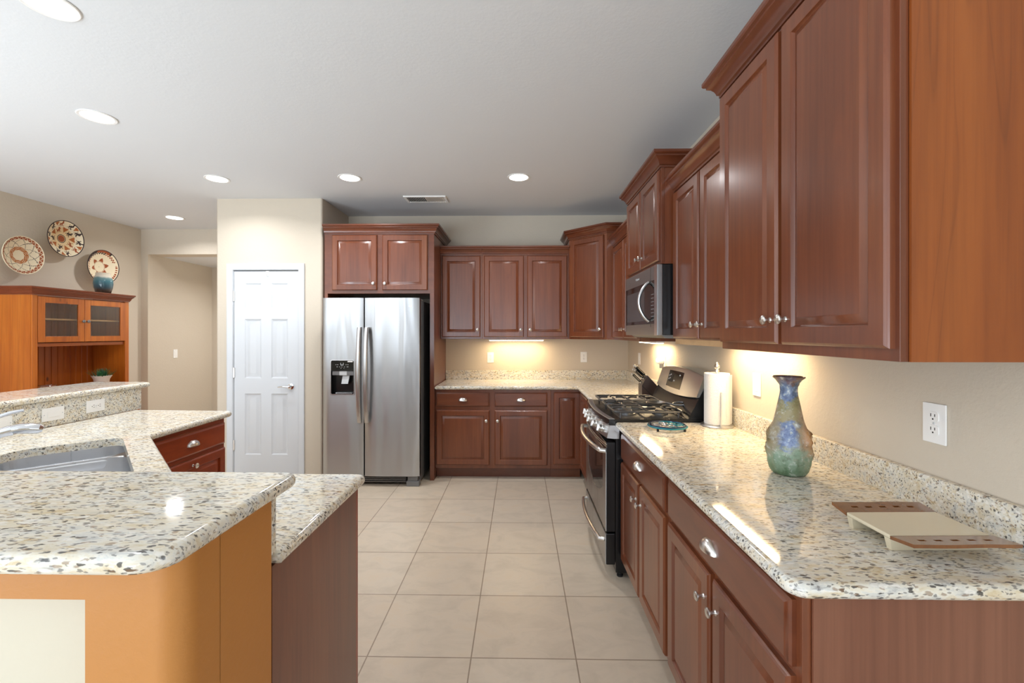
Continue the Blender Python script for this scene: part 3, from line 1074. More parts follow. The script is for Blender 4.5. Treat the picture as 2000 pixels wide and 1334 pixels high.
MB().box(x1 - 0.125, x1 - 0.004, 0.018, 0.084, 0.0, 0.048, 0.004, 1).box(x1 - 0.115, x1 - 0.02, 0.03, 0.084, 0.048, 0.092, 0.003, 1).obj('foot', GREYPL, fr)
MB().box(x0 + 0.004, x0 + 0.09, 0.018, 0.084, 0.0, 0.048, 0.004, 1).obj('foot', GREYPL, fr)
for hx in (x0 + 0.05, x1 - 0.05):
    MB().box(hx - 0.04, hx + 0.035, 0.03, 0.16, 1.7555 if False else 1.736, 1.752, 0.004, 1).obj('hinge_cover', GREYPL, fr) if hx < 0 else \
        MB().box(hx - 0.03, hx + 0.044, 0.070, 0.20, 1.736, 1.752, 0.004, 1).obj('hinge_cover', GREYPL, fr)


def text(name, body, size, mat, parent, loc, rot, ext=0.0006):
    cu = bpy.data.curves.new(name, 'FONT')
    cu.body = body
    cu.size = size
    cu.extrude = ext
    cu.align_x = 'CENTER'
    cu.align_y = 'CENTER'
    t = bpy.data.objects.new(name, cu)
    COL.objects.link(t)
    bpy.context.view_layer.update()
    me = bpy.data.meshes.new_from_object(t.evaluated_get(bpy.context.evaluated_depsgraph_get()))
    bpy.data.objects.remove(t)
    me.materials.clear()
    me.materials.append(mat)
    o = bpy.data.objects.new(name, me)
    COL.objects.link(o)
    o.parent = parent
    o.location = loc
    o.rotation_euler = rot
    return o


text('badge', 'Whirlpool', 0.024, CHROME, rd, (0.335, 0.0038, 1.678), (R(90), 0, 0))

# ------------------------------------------------------------------ range (local x far->near, y into the cabinet from X=.56)
rg = thing('gas_range', 'stainless and black gas range with five burners between the counters', 'stove', (0.56, 3.336, 0), RZ)
RW = 0.763


def bow(t, b):
    return -b * (1 - (2 * t - 1) ** 2)


MB().box(0.004, RW - 0.004, 0.0, 0.60, 0.03, 0.893, 0.002, 1).obj('body', BLACK, rg)
ctop = [(RW * k / 16, -0.040 + bow(k / 16, 0.032)) for k in range(17)] + [(RW, 0.625), (0, 0.625)]
slab(MB(), ctop, 0.893, 0.926, 0.0, nose=False).obj('cooktop', BLACK, rg)
rimp = [(RW * k / 16, -0.040 + bow(k / 16, 0.032)) for k in range(17)]
rm = MB()
rm.loft([[(x, y, 0.9262), (x, y + 0.035, 0.9262), (x, y + 0.032, 0.929), (x, y + 0.003, 0.929)] for x, y in rimp])
rm.obj('front_rim', SLATE, rg)
MB().box(0.02, RW - 0.02, 0.03, 0.40, 0.9262, 0.9275).obj('burner_pan', plain('grey hob enamel', srgb(52, 53, 54), 0.4), rg)
cp = MB()
cp.loft([[(x, y + 0.004, 0.890), (x, y - 0.012, 0.816), (x, y + 0.03, 0.812), (x, y + 0.06, 0.812), (x, y + 0.06, 0.890)] for x, y in rimp])
cpo = cp.obj('control_panel', STEEL2, rg)
for k in range(5):
    t = 0.14 + k * 0.18
    y = -0.040 + bow(t, 0.032) - 0.004
    nx = -(bow(t + .01, 0.032) - bow(t - .01, 0.032)) / (0.02 * RW)
    a2 = Vector((nx * -1, -1, 0.17)).normalized()
    a0 = a2.cross(Vector((0, 0, 1))).normalized()
    a1 = a0.cross(a2).normalized()
    kb = MB()
    kb.lathe([(0.023, 0), (0.023, 0.004), (0.020, 0.008), (0.019, 0.022), (0.016, 0.026), (0, 0.027)], (RW * t, y, 0.853), (a0, a1, a2), 22)
    c = Vector((RW * t, y, 0.853)) + a2 * 0.024
    kb.loft([[tuple(c + a0 * sx * 0.004 + a1 * sz * 0.019 + a2 * d) for sx, sz in ((-1, -1), (1, -1), (1, 1), (-1, 1))] for d in (0, 0.012)])
    kb.obj('knob', NICKEL, cpo)
# oven door
od = MB()
od.box(0.004, RW - 0.004, -0.055, -0.002, 0.268, 0.790, 0.004, 2)
odo = od.obj('oven_door', BLACK, rg)
# stainless front skin with an arched-bottom window
sk_o = []
NN = 20
win = []
wx0, wx1, wz1 = 0.10, RW - 0.10, 0.700
for k in range(NN + 1):
    t = k / NN
    win.append((wx0 + (wx1 - wx0) * t, 0.505 - 0.085 * math.sin(PI * t) ** 0.8))
win += [(wx1, wz1), (wx0, wz1)]
sk_m = MB()
outer = [(0.006, 0.272), (RW - 0.006, 0.272), (RW - 0.006, 0.735), (0.006, 0.735)]
bm = sk_m.bm
lo = [bm.verts.new((x, -0.0575, z)) for x, z in outer]
li = [bm.verts.new((x, -0.0575, z)) for x, z in win]
es = []
for lp in (lo, li):
    for i in range(len(lp)):
        es.append(bm.edges.new((lp[i], lp[(i + 1) % len(lp)])))
bmesh.ops.triangle_fill(bm, edges=es, use_beauty=True)
r_ = bmesh.ops.extrude_face_region(bm, geom=list(bm.faces))
bmesh.ops.translate(bm, verts=[v_ for v_ in r_['geom'] if isinstance(v_, bmesh.types.BMVert)], vec=(0, 0.003, 0))
sk_m.obj('door_skin', STEEL, odo)
wm = MB()
wm.loft([[(x, -0.0560, z) for x, z in win], [(x, -0.0555, z) for x, z in win]])
wm.obj('window', BGLASS, odo)
ln = MB()
for z in (0.765, 0.777):
    ln.tube([(x, y + 0.002 - 0.018 * 0 + (-0.016 - (-0.040 + 0)) * 0 - 0.0 + (0 if True else 0), z) for x, y in
             [(RW * k / 16, -0.056 + bow(k / 16, 0.020)) for k in range(17)]], 0.0022, 6)
ln.obj('vent_trim', NICKEL, odo)
hb = MB()
hb.tube([(0.03, -0.055, 0.735), (0.035, -0.085, 0.738)] + [(0.05 + (RW - 0.10) * k / 12, -0.092 + bow(k / 12, 0.035), 0.740) for k in range(13)] +
        [(RW - 0.035, -0.085, 0.738), (RW - 0.03, -0.055, 0.735)], 0.014, 12)
hb.obj('handle', NICKEL, odo)
dw = MB().box(0.004, RW - 0.004, -0.056, -0.002, 0.075, 0.258, 0.006, 2).obj('storage_drawer', BLACK, rg)
MB().box(0.006, RW - 0.006, -0.0590, -0.0565, 0.080, 0.252).obj('drawer_skin', STEEL, dw)
hb = MB()
hb.tube([(0.05, -0.057, 0.205)] + [(0.06 + (RW - 0.12) * k / 12, -0.085 + bow(k / 12, 0.030), 0.205 + 0.012 * (1 - (2 * k / 12 - 1) ** 2)) for k in range(13)] + [(RW - 0.05, -0.057, 0.205)], 0.012, 12)
hb.obj('handle', NICKEL, dw)
for fx in (0.03, RW - 0.03):
    for fy in (0.03, 0.56):
        MB().lathe([(0.018, 0), (0.018, 0.01), (0.012, 0.012), (0.012, 0.031)], (fx, fy, 0), 'z', 14).obj('foot', BLACKM, rg)
# backguard
bgm = MB()
bgm.extrude_x([(0.42, 0.926), (0.625, 0.926), (0.625, 1.14), (0.575, 1.17), (0.535, 1.15), (0.482, 1.045)], 0.006, RW - 0.006)
bgo = bgm.obj('backguard', BLACK, rg)
pm = MB()
rows = []
for k in range(25):
    t = k / 24
    e = 1 - (2 * t - 1) ** 2
    x = 0.012 + (RW - 0.024) * t
    zt_ = 1.168 + 0.030 * e
    zb_ = 1.052 - 0.022 * e
    yb_, yt_ = 0.470 - 0.018 * e, 0.512 - 0.012 * e
    rows.append([(x, yb_ + 0.004, zb_ - 0.004), (x, yb_, zb_), (x, yt_, zt_), (x, yt_ + 0.006, zt_ + 0.006), (x, yt_ + 0.10, zt_ + 0.002), (x, yt_ + 0.108, zb_ + 0.05)])
pm.loft(rows)
pmo = pm.obj('console', STEEL2, bgo)


def cons(t, s):
    e = 1 - (2 * t - 1) ** 2
    zt_, zb_ = 1.168 + 0.030 * e, 1.052 - 0.022 * e
    yb_, yt_ = 0.470 - 0.018 * e, 0.512 - 0.012 * e
    return (0.012 + (RW - 0.024) * t, yb_ + (yt_ - yb_) * s - 0.0016, zb_ + (zt_ - zb_) * s)


def cpatch(t0, t1, s0, s1, nx, mat, name, off=0.0):
    m = MB()
    a = [[cons(t0 + (t1 - t0) * i / nx, s) for i in range(nx + 1)] for s in (s0, s1)]
    fr_ = a[0] + a[1][::-1]
    m.loft([[(x, y - off, z) for x, y, z in fr_], [(x, y + 0.0016, z) for x, y, z in fr_]])
    return m.obj(name, mat, pmo)


cpatch(0.30, 0.66, 0.20, 0.86, 8, BGLASS, 'display')
cpatch(0.34, 0.44, 0.40, 0.70, 3, BLACKM, 'keypad', 0.0006)
for (t0, s0) in ((0.33, 0.62), (0.36, 0.66), (0.33, 0.48), (0.36, 0.52), (0.58, 0.70), (0.47, 0.45)):
    cpatch(t0, t0 + 0.022, s0, s0 + 0.05, 1, PALE, 'marks', 0.0012)
# burners and grates
BUR = [(0.17, 0.10, 0.040), (0.17, 0.31, 0.034), (0.59, 0.10, 0.046), (0.59, 0.31, 0.036)]
for bx_, by_, br_ in BUR:
    b = MB().lathe([(br_ + 0.012, 0), (br_ + 0.012, 0.006), (br_, 0.008), (br_, 0.016), (0, 0.016)], (bx_, by_, 0.9276), 'z', 26).obj('burner', DARKMET, rg)
    MB().lathe([(br_ * 0.86, 0), (br_ * 0.9, 0.003), (br_ * 0.8, 0.007), (0, 0.008)], (bx_, by_, 0.9438), 'z', 26).obj('burner_cap', IRON, b)
b = MB()
b.loft([rrect(0.335, 0.43, 0.08, 0.34, 0.04, z) for z in (0.9276, 0.940)])
b.obj('burner', STEEL2, rg)


def grate(xa, xb):
    m = MB()
    y0, y1 = 0.005, 0.405
    z = 0.962
    r = 0.0065
    lp = [(x, y, z) for x, y in round_poly([(xa, y0), (xb, y0), (xb, y1), (xa, y1)], 0.03, 4)]
    m.tube(lp, r, 8, closed=True)
    xm = (xa + xb) / 2
    m.tube([(xa, (y0 + y1) / 2, z), (xb, (y0 + y1) / 2, z)], r, 8)
    for cy in (0.10, 0.31):
        for (ax, ay) in ((xa, cy), (xb, cy)):
            tx = xm + (ax - xm) * 0.28
            m.tube([(ax, cy, z), (ax + (tx - ax) * 0.3, cy, z + 0.008), (tx, cy, z + 0.006)], r, 8)
        for ay, s in ((cy - 0.095, 1), (cy + 0.095, -1)):
            m.tube([(xm, ay, z), (xm, ay + s * 0.025, z + 0.008), (xm, ay + s * 0.065, z + 0.006)], r, 8)
    for ax in (xa, xb):
        for ay in (y0 + 0.03, y1 - 0.03):
            m.tube([(ax, ay, z), (ax, ay, 0.9268)], 0.006, 8)
    return m


for xa, xb in ((0.035, 0.285), (0.295, 0.470), (0.480, 0.728)):
    grate(xa, xb).obj('grate', IRON, rg)
# small dish lying on the grates
sd = thing('spoon_rest', 'small shallow steel dish with a looped handle lying on the stove grates', 'spoon rest', (0.857, 2.79, 0.9705))
MB().lathe([(0.0, 0.0), (0.025, 0.0), (0.046, 0.012), (0.062, 0.024), (0.060, 0.0245), (0.044, 0.014), (0.024, 0.003), (0, 0.003)], (0, 0, 0), 'z', 30, False).obj('dish', NICKEL, sd)
MB().tube([(0.055, -0.01, 0.022), (0.10, -0.03, 0.012), (0.140, -0.045, 0.010), (0.165, -0.055, 0.016), (0.165, -0.03, 0.024), (0.140, -0.005, 0.024), (0.11, -0.005, 0.016), (0.10, -0.02, 0.010)],
          0.006, 8).obj('handle', DARKMET, sd)

# ------------------------------------------------------------------ microwave
mw = thing('microwave', 'stainless over-the-range microwave with a curved door handle', 'microwave', (0.80, 3.335, 1.405), RZ)
MW, MH = 0.761, 0.425
MB().box(0.002, MW - 0.002, 0.032, XW - 0.802, 0.012, MH, 0.002, 1).obj('body', BLACK, mw)
mf = MB()
mf.box(0.0, MW, 0.0, 0.031, 0.008, MH, 0.004, 2)
mfo = mf.obj('front', SLATE, mw)
MB().box(0.018, MW - 0.13, -0.0015, 0.006, 0.078, MH - 0.085, 0.001, 1).obj('door_glass', BGLASS, mfo)
MB().box(0.05, MW - 0.26, -0.0022, -0.0012, 0.10, MH - 0.125).obj('window', plain('smoked glass', srgb(70, 72, 74), 0.12), mfo)
MB().box(MW - 0.128, MW - 0.052, -0.0015, 0.006, 0.078, MH - 0.085, 0.001, 1).obj('keypad', BGLASS, mfo)
mk = MB()
for i in range(3):
    for j in range(8):
        mk.box(MW - 0.115 + i * 0.02, MW - 0.107 + i * 0.02, -0.0022, -0.0012, 0.10 + j * 0.022, 0.103 + j * 0.022)
mk.obj('marks', PALE, mfo)
MB().box(MW - 0.1315, MW - 0.1285, -0.001, 0.003, 0.06, MH - 0.002).obj('door_seam', BLACKM, mfo)
MB().box(MW - 0.050, MW, -0.003, -0.0005, 0.009, MH - 0.001).obj('end_strip', STEEL2, mfo)
hm = MB()
pts = [(MW - 0.155, -0.004 - 0.062 * math.sin(PI * k / 18) ** 0.75, 0.095 + (MH - 0.185) * k / 18) for k in range(19)]
hm.tube(pts, 0.012, 10, flat=0.8)
hm.obj('handle', STEEL2, mfo)
bt_ = MB()
bt_.extrude_x([(0.03, 0.0115), (0.06, -0.008), (0.26, -0.012), (0.36, 0.0115)], 0.03, MW - 0.03)
bt_.obj('vent_base', GREYPL, mw)
text('badge', 'Whirlpool', 0.020, PALE, mfo, (0.33, -0.0008, MH - 0.040), (R(90), 0, 0))

# ------------------------------------------------------------------ under-cabinet lights
ucl = [((-0.036, 4.78, UB), 0.60, 0, 'lit strip light under the back wall cabinets'),
       ((1.10, 2.19, UB + 0.028), 0.60, R(90), 'lit strip light hidden under the wall cabinet beside the microwave'),
       ((1.10, 3.72, UB), 0.50, R(90), 'lit strip light under the cabinet beyond the microwave, near the corner')]
for loc, ln_, rz, lab in ucl:
    u = thing('under_cabinet_light', lab, 'light', loc, rz, 'under-cabinet strip lights')
    MB().box(-ln_ / 2, ln_ / 2, -0.035, 0.035, -0.016, -0.0003, 0.002, 1).obj('housing', WHITE, u)
    MB().box(-ln_ / 2 + 0.01, ln_ / 2 - 0.01, -0.030, 0.030, -0.022, -0.0162).obj('lens', LED, u)
    area('strip_glow', (loc[0], loc[1], loc[2] - 0.026), (0, 0, rz), ln_ - 0.03, 0.05, UNDER_POWER, UNDER_COLOR)

# ------------------------------------------------------------------ wall plates (local: plate faces -y, centre at origin)


def plate(name, label, loc, rz, kind='outlet', horiz=False, gang=1, group='white wall plates'):
    p = thing(name, label, kind, loc, rz, group)
    w_, h_ = (0.116, 0.072) if horiz else (0.072, 0.116)
    MB().box(-w_ / 2, w_ / 2, -0.006, -0.0004, -h_ / 2, h_ / 2, 0.0025, 2).obj('plate', WHITE, p)
    rot = (lambda a, b: (b, a)) if horiz else (lambda a, b: (a, b))
    if kind == 'outlet':
        for s in (-1, 1):
            cx, cz = rot(0, s * 0.0195)
            rw, rh = rot(0.0165, 0.0145)
            q = round_poly([(cx - rw, cz - rh), (cx + rw, cz - rh), (cx + rw, cz + rh), (cx - rw, cz + rh)], 0.008, 4)
            m = MB()
            m.loft([[(x, -0.006, z) for x, z in q], [(x, -0.0085, z) for x, z in q]])
            rc = m.obj('receptacle', WHITE, p)
            sl = MB()
            for a, b, aa, bb in ((-0.006, 0.004, 0.0012, 0.0045), (0.006, 0.004, 0.0012, 0.0038), (0, -0.007, 0.0022, 0.0022)):
                ox, oz = rot(a, b)
                ow, oh = rot(aa, bb)
                sl.box(cx + ox - ow, cx + ox + ow, -0.0088, -0.0084, cz + oz - oh, cz + oz + oh)
            sl.obj('slots', BLACKM, rc)
        MB().lathe([(0.0035, 0.006), (0.003, 0.0072), (0, 0.0074)], (0, 0, 0), 'y', 12).obj('screw', PALE, p)
    else:
        rw, rh = rot(0.0165, 0.033)
        MB().box(-rw, rw, -0.0085, -0.0055, -rh, rh, 0.0015, 2).obj('rocker', WHITE, p)
        for s in (-1, 1):
            sx, sz = rot(0, s * 0.048)
            MB().lathe([(0.003, 0.006), (0.0026, 0.0069), (0, 0.007)], (sx, 0, sz), 'y', 10).obj('screw', PALE, p)
    return p


XR = XW - 0.0
plate('wall_outlet', 'large white duplex outlet on the right wall nearest the camera', (XR, 1.30, 1.166), RZ)
plate('wall_outlet', 'white plate on the right wall between the paper towels and the vase', (XR, 2.26, 1.166), RZ, 'switch')
plate('wall_outlet', 'white outlet on the right wall behind the stove with the plug-in freshener', (XR, 3.70, 1.175), RZ)
plate('wall_switch', 'white switch plate on the right wall close to the back corner', (XR, 4.46, 1.17), RZ, 'switch')
plate('wall_outlet', 'white outlet on the back wall below the lit strip light', (-0.327, YB, 1.153), 0)
plate('wall_outlet', 'white outlet on the back wall below the corner cabinet', (0.715, YB, 1.160), 0)
XS = -2.5935
plate('wall_outlet', 'white sideways duplex outlet on the granite splash behind the sink', (XS, 2.645, 0.984), R(90), 'outlet', True)
plate('wall_switch', 'white sideways switch plate on the granite splash, next to the outlet', (XS, 2.40, 0.979), R(90), 'switch', True)
plate('wall_switch', 'white sideways plate on the granite splash cut off behind the faucet', (XS, 2.145, 0.972), R(90), 'switch', True)
plate('wall_switch', 'small white light switch in the hallway at the left', (-4.712, 5.942, 1.146), R(90), 'switch')
pf = thing('plug_in_freshener', 'white plug-in air freshener in the outlet behind the stove', 'air freshener', (XR - 0.009, 3.70, 1.190), RZ)
MB().lathe([(0.018, 0), (0.026, 0.006), (0.030, 0.022), (0.027, 0.045), (0.016, 0.058), (0, 0.060)], (0, -0.0004, 0.006), 'y', 24).obj('body', WHITE, pf)
MB().lathe([(0.012, -0.055), (0.014, -0.05), (0.014, -0.028), (0.010, -0.02)], (0, -0.018, 0.0), 'z', 16).obj('refill', GREYPL, pf)

# ------------------------------------------------------------------ things on the right counter
CZ = LOW1 + 0.0003
# paper towels on a holder
ph = thing('paper_towel_holder', 'chrome paper towel stand with a ball finial beside the stove', 'paper towel holder', (1.095, 2.465, CZ))
MB().lathe([(0.0, 0), (0.082, 0), (0.085, 0.004), (0.083, 0.011), (0.074, 0.014), (0.0, 0.014)], (0, 0, 0), 'z', 40).obj('base', NICKEL, ph)
MB().lathe([(0.006, 0.014), (0.006, 0.300), (0.012, 0.302), (0.012, 0.310), (0.008, 0.314), (0.009, 0.318), (0.015, 0.325), (0.016, 0.333), (0.011, 0.341),
            (0.009, 0.343), (0.010, 0.348), (0.005, 0.353), (0, 0.354)], (0, 0, 0), 'z', 20).obj('pole', NICKEL, ph)
MB().tube([(-0.012, -0.076, 0.010), (-0.012, -0.078, 0.06), (-0.012, -0.078, 0.19), (-0.012, -0.078, 0.196)], [0.0035, 0.0035, 0.0035, 0.006], 10).obj('arm', NICKEL, ph)
pt = MB()
pp = []
n = 60
outer_r = []
for i in range(n):
    a = 2 * PI * i / n
    outer_r.append((0.066 * math.cos(a), 0.066 * math.sin(a)))
pt.loft([[(x * q, y * q, z) for x, y in outer_r] for q, z in ((0.30, 0.292), (0.96, 0.294), (1, 0.290), (1, 0.018), (0.97, 0.0148), (0.30, 0.0148))], False, False)
pt.loft([[(x * 0.30, y * 0.30, z) for x, y in outer_r] for z in (0.0148, 0.292)], False, False)
rt = tag(pt.obj('paper_towel_roll', PAPER), 'white paper towel roll standing on the chrome stand', 'paper towels')
rt.location = (1.095, 2.465, CZ)
fp_ = MB()
arc = [(0.0667 * math.cos(a), 0.0667 * math.sin(a)) for a in [R(-70 + 6 * k) for k in range(9)]]
arc = arc + [(arc[-1][0] + 0.006 * k, arc[-1][1] + 0.004 * k + 0.0006 * k * k) for k in range(1, 4)]
fp_.loft([[(x, y, z) for x, y in arc] + [(x * 1.012, y * 1.012, z) for x, y in arc[::-1]] for z in (0.0155, 0.285)])
fp_.obj('loose_sheet', PAPER, rt)

# trivet
TEAL = plain('teal enamel wire', srgb(28, 120, 138), 0.3, 0.3)
SILV = plain('silver wire', srgb(150, 150, 158), 0.3, 0.9)
NAVY = plain('navy wire', srgb(40, 52, 84), 0.3, 0.5)
tv = thing('trivet', 'round teal and silver wire trivet on the counter in front of the stove', 'trivet', (0.795, 2.385, CZ))
ring = lambda cx, cy, r, z, n_=36: [(cx + r * math.cos(2 * PI * k / n_), cy + r * math.sin(2 * PI * k / n_), z) for k in range(n_)]
MB().tube(ring(0, 0, 0.100, 0.018, 48), 0.0042, 8, True).obj('outer_ring', TEAL, tv)
MB().tube(ring(0, 0, 0.094, 0.024, 48), 0.003, 8, True).obj('inner_ring', NAVY, tv)
for i in range(6):
    a = PI / 3 * i + 0.3
    MB().tube(ring(0.048 * math.cos(a), 0.048 * math.sin(a), 0.040, 0.0225, 26), 0.0024, 7, True).obj('scroll', TEAL if math.cos(a) > 0 else SILV, tv)
MB().tube(ring(0, 0, 0.026, 0.0225, 20), 0.003, 7, True).obj('scroll', SILV, tv)
for i in range(4):
    a = PI / 2 * i + 0.75
    MB().lathe([(0.006, 0), (0.0065, 0.008), (0.005, 0.017)], (0.098 * math.cos(a), 0.098 * math.sin(a), 0), 'z', 10).obj('foot', BLACKM, tv)

# knife block and knives
DBROWN = plain('dark espresso wood', srgb(58, 44, 42), 0.4)
kbk = thing('knife_block', 'dark slanted knife block on the corner counter behind the stove', 'knife block', (0.955, 3.455, CZ))
kp = [(0.0, 0.0), (0.160, 0.0), (0.178, 0.040), (0.043, 0.185), (0.0, 0.108)]
MB().extrude_y(kp, 0, 0.105).obj('body', DBROWN, kbk)
MB().extrude_y([(0.0, 0.1), (0.0045, 0.1045), (0.1065, 0.0), (0.1015, 0.0)], -0.0008, 0.0).obj('seam', BLACKM, kbk)
dirk = Vector((-0.72, 0, 0.70)).normalized()
fa_ = Vector((0.043, 0, 0.185))
fb_ = Vector((0.0, 0, 0.108))
spots = [(0.10, 0.03, 0.115, 'top knife at the near side'), (0.10, 0.075, 0.120, 'top knife at the far side'), (0.38, 0.03, 0.105, 'second-row knife at the near side'),
         (0.38, 0.075, 0.110, 'second-row knife at the far side'), (0.80, 0.05, 0.105, 'lowest knife, set apart from the others')]
KL = ['black-handled knife standing highest in the near side of the knife block', 'black-handled knife standing highest in the far side of the knife block',
      'black-handled knife in the middle row, near side of the knife block', 'black-handled knife in the middle row, far side of the knife block',
      'black-handled knife lowest in the knife block, apart from the rest']
for (t, yy, ln_, _), lab in zip(spots, KL):
    p0 = fa_.lerp(fb_, t) + Vector((0, yy, 0))
    p0 = p0 + dirk * 0.001
    kn = thing('kitchen_knife', lab, 'knife', (0.955 + p0.x, 3.455 + p0.y, CZ + p0.z), 0, 'knives in the block')
    d = dirk
    n_ = Vector((d.z, 0, -d.x))
    m = MB()
    m.tube([d * 0.0, d * 0.014], [0.0085, 0.0095], 10)
    m.obj('bolster', NICKEL, kn)
    m = MB()
    m.tube([d * 0.0145, d * 0.03, d * (ln_ * .6), d * (ln_ - 0.014)], [0.0095, 0.0105, 0.0095, 0.0105], 10)
    m.obj('handle', BLACK, kn)
    m = MB()
    m.tube([d * (ln_ - 0.0135), d * (ln_ - 0.004), d * ln_], [0.0105, 0.0108, 0.008], 10)
    m.obj('end_cap', NICKEL, kn)
    m = MB()
    m.tube([d * 0.022 + n_ * -0.0, d * (ln_ - 0.02)], [0.0026, 0.0026], 6)
    o_ = m.obj('tang', NICKEL, kn)
    o_.location = n_ * -0.0085 if False else Vector((0, -0.0085, 0))


# vase with relief faces
def vase_material():
    s = NT('mottled blue green glaze')
    v_ = s.coord()
    sep = s.n('SeparateXYZ')
    s.set(sep, 0, v_)
    x, y, z = sep.outputs
    n1 = s.noise(v_, 16, 5, 0.6, 0.5).outputs[0]
    n2 = s.noise(v_, 60, 4, 0.65, 0.3).outputs[0]
    n3 = s.noise(v_, 38, 5, 0.7, 0.8).outputs[0]
    nn = s.math('ADD', s.math('MULTIPLY', s.math('SUBTRACT', n1, 0.5), 0.17), s.math('MULTIPLY', s.math('SUBTRACT', n3, 0.5), 0.09))
    zz = s.math('ADD', z, nn)
    base = s.ramp(s.math('DIVIDE', zz, 0.375), [(0.0, srgb(88, 118, 86)), (0.20, srgb(138, 160, 138)), (0.36, srgb(158, 146, 112)), (0.62, srgb(150, 138, 96)),
                                               (0.74, srgb(116, 118, 74)), (0.86, srgb(96, 104, 96)), (0.97, srgb(122, 82, 40))])
    # orange-brown runs at the right side, green-tan at the left
    xx = s.math('ADD', x, s.math('MULTIPLY', nn, 0.42))
    side = s.ramp(s.math('ADD', s.math('MULTIPLY', xx, 6), 0.5), [(0.1, srgb(132, 112, 74)), (0.5, (0.5, 0.5, 0.5, 1)), (0.88, srgb(182, 118, 56))])
    sm = s.ramp(s.math('ABSOLUTE', xx), [(0.022, (0, 0, 0, 1)), (0.05, (0.7, 0.7, 0.7, 1))])
    zl = s.ramp(s.math('DIVIDE', zz, 0.375), [(0.14, (0, 0, 0, 1)), (0.28, (1, 1, 1, 1)), (0.6, (1, 1, 1, 1)), (0.85, (0.2, 0.2, 0.2, 1))])
    c = s.mix(s.math('MULTIPLY', sm, zl), base, side)
    # blue runs in the middle and on the neck
    bm1 = s.ramp(s.math('ABSOLUTE', s.math('SUBTRACT', xx, -0.003)), [(0.018, (0.9, 0.9, 0.9, 1)), (0.036, (0, 0, 0, 1))])
    bz = s.ramp(s.math('DIVIDE', zz, 0.375), [(0.24, (0, 0, 0, 1)), (0.30, (1, 1, 1, 1)), (0.50, (1, 1, 1, 1)), (0.56, (0, 0, 0, 1)), (0.68, (0, 0, 0, 1)), (0.74, (1, 1, 1, 1)), (0.80, (0.8, 0.8, 0.8, 1)), (0.95, (0.4, 0.4, 0.4, 1))])
    c = s.mix(s.math('MULTIPLY', bm1, bz), c, s.ramp(n2, [(0.35, srgb(62, 84, 140)), (0.55, srgb(112, 136, 178)), (0.7, srgb(176, 190, 200))]))
    wh = s.ramp(n2, [(0.56, (0, 0, 0, 1)), (0.72, (0.65, 0.65, 0.65, 1))])
    c = s.mix(wh, c, srgb(214, 216, 208))
    dk = s.ramp(s.noise(v_, 34, 4, 0.7).outputs[0], [(0.32, (0.55, 0.5, 0.42, 1)), (0.46, (1, 1, 1, 1))])
    c = s.mix(0.75, c, dk, 'MULTIPLY')
    s.p(Base_Color=c, Roughness=0.38, Coat_Weight=0.3, Coat_Roughness=0.2)
    s.bump(n2, 0.35, 0.004)
    return s.m


va = MB()
prof = [(0.052, 0.0), (0.060, 0.004), (0.070, 0.018), (0.078, 0.045), (0.080, 0.085), (0.078, 0.125), (0.074, 0.150), (0.066, 0.178), (0.056, 0.205), (0.048, 0.24), (0.041, 0.275),
        (0.035, 0.30), (0.0325, 0.318), (0.034, 0.335), (0.040, 0.350), (0.050, 0.362), (0.060, 0.369), (0.0615, 0.373), (0.058, 0.375), (0.048, 0.368), (0.036, 0.350), (0.028, 0.32), (0.03, 0.2), (0.04, 0.02)]
BUMPS = [(-150, 0.165, 0.016, 0.010, 0.22), (-28, 0.165, 0.016, 0.011, 0.22), (-145, 0.140, 0.014, 0.012, 0.16), (-34, 0.135, 0.018, 0.013, 0.18), (-160, 0.10, 0.03, 0.008, 0.2), (-20, 0.09, 0.03, 0.007, 0.2),
         (-125, 0.185, 0.012, 0.009, 0.3), (-60, 0.20, 0.014, 0.007, 0.25), (-118, 0.13, 0.012, 0.007, 0.18), (-62, 0.12, 0.02, 0.007, 0.15), (-130, 0.06, 0.035, 0.007, 0.16), (40, 0.15, 0.03, 0.011, 0.4), (150, 0.15, 0.03, 0.011, 0.4)]
NA = 96
prof = [(r_v * 0.86, z_v * 0.955) for r_v, z_v in prof]
BUMPS = [(a_, z_ * 0.955, h_, d_ * 1.9, w_) for a_, z_, h_, d_, w_ in BUMPS]
loops = []
fine = []
for (r0, h0), (r1, h1) in zip(prof[:-1], prof[1:]):
    k = max(1, int(abs(h1 - h0) / 0.006))
    for i in range(k):
        t = i / k
        fine.append((r0 + (r1 - r0) * t, h0 + (h1 - h0) * t))
fine.append(prof[-1])
for q, (r, hgt) in enumerate(fine):
    lp = []
    inner = q > len(fine) * 0.68 and r < 0.05 and hgt < 0.37
    for i in range(NA):
        a = 2 * PI * i / NA
        rr = r
        if hgt < 0.32 and not (inner and q > len(fine) * 0.75):
            sq = 1 + 0.045 * math.cos(4 * a) * max(0, 1 - hgt / 0.2)
            rr = r * sq
            for (ba, bz, bh, bd, bw) in BUMPS:
                da = (a - R(ba) + PI) % (2 * PI) - PI
                ridge = 0.75 + 0.25 * math.sin(da * 26 + hgt * 240)
                rr += 0.8 * bd * (0.45 + 0.55 * ridge * (1 + 0.5 * math.sin(da * 47 - hgt * 420))) * math.exp(-(da / bw) ** 2 - ((hgt - bz) / bh) ** 2)
        if 0.30 < hgt < 0.345 and r > 0.031:
            rr += 0.0018 * math.sin(hgt * 520 + 2 * math.cos(a))
        lp.append((rr * math.cos(a), rr * math.sin(a) * 0.82, hgt))
    loops.append(lp)
va.loft(loops, True, True)
vo_ = tag(va.obj('vase', vase_material(), None, True, 60), 'tall blue and green glazed pottery vase on the right counter', 'vase')
vo_.location = (0.985, 1.630, CZ)
vo_.rotation_euler = (0, 0, R(-28))

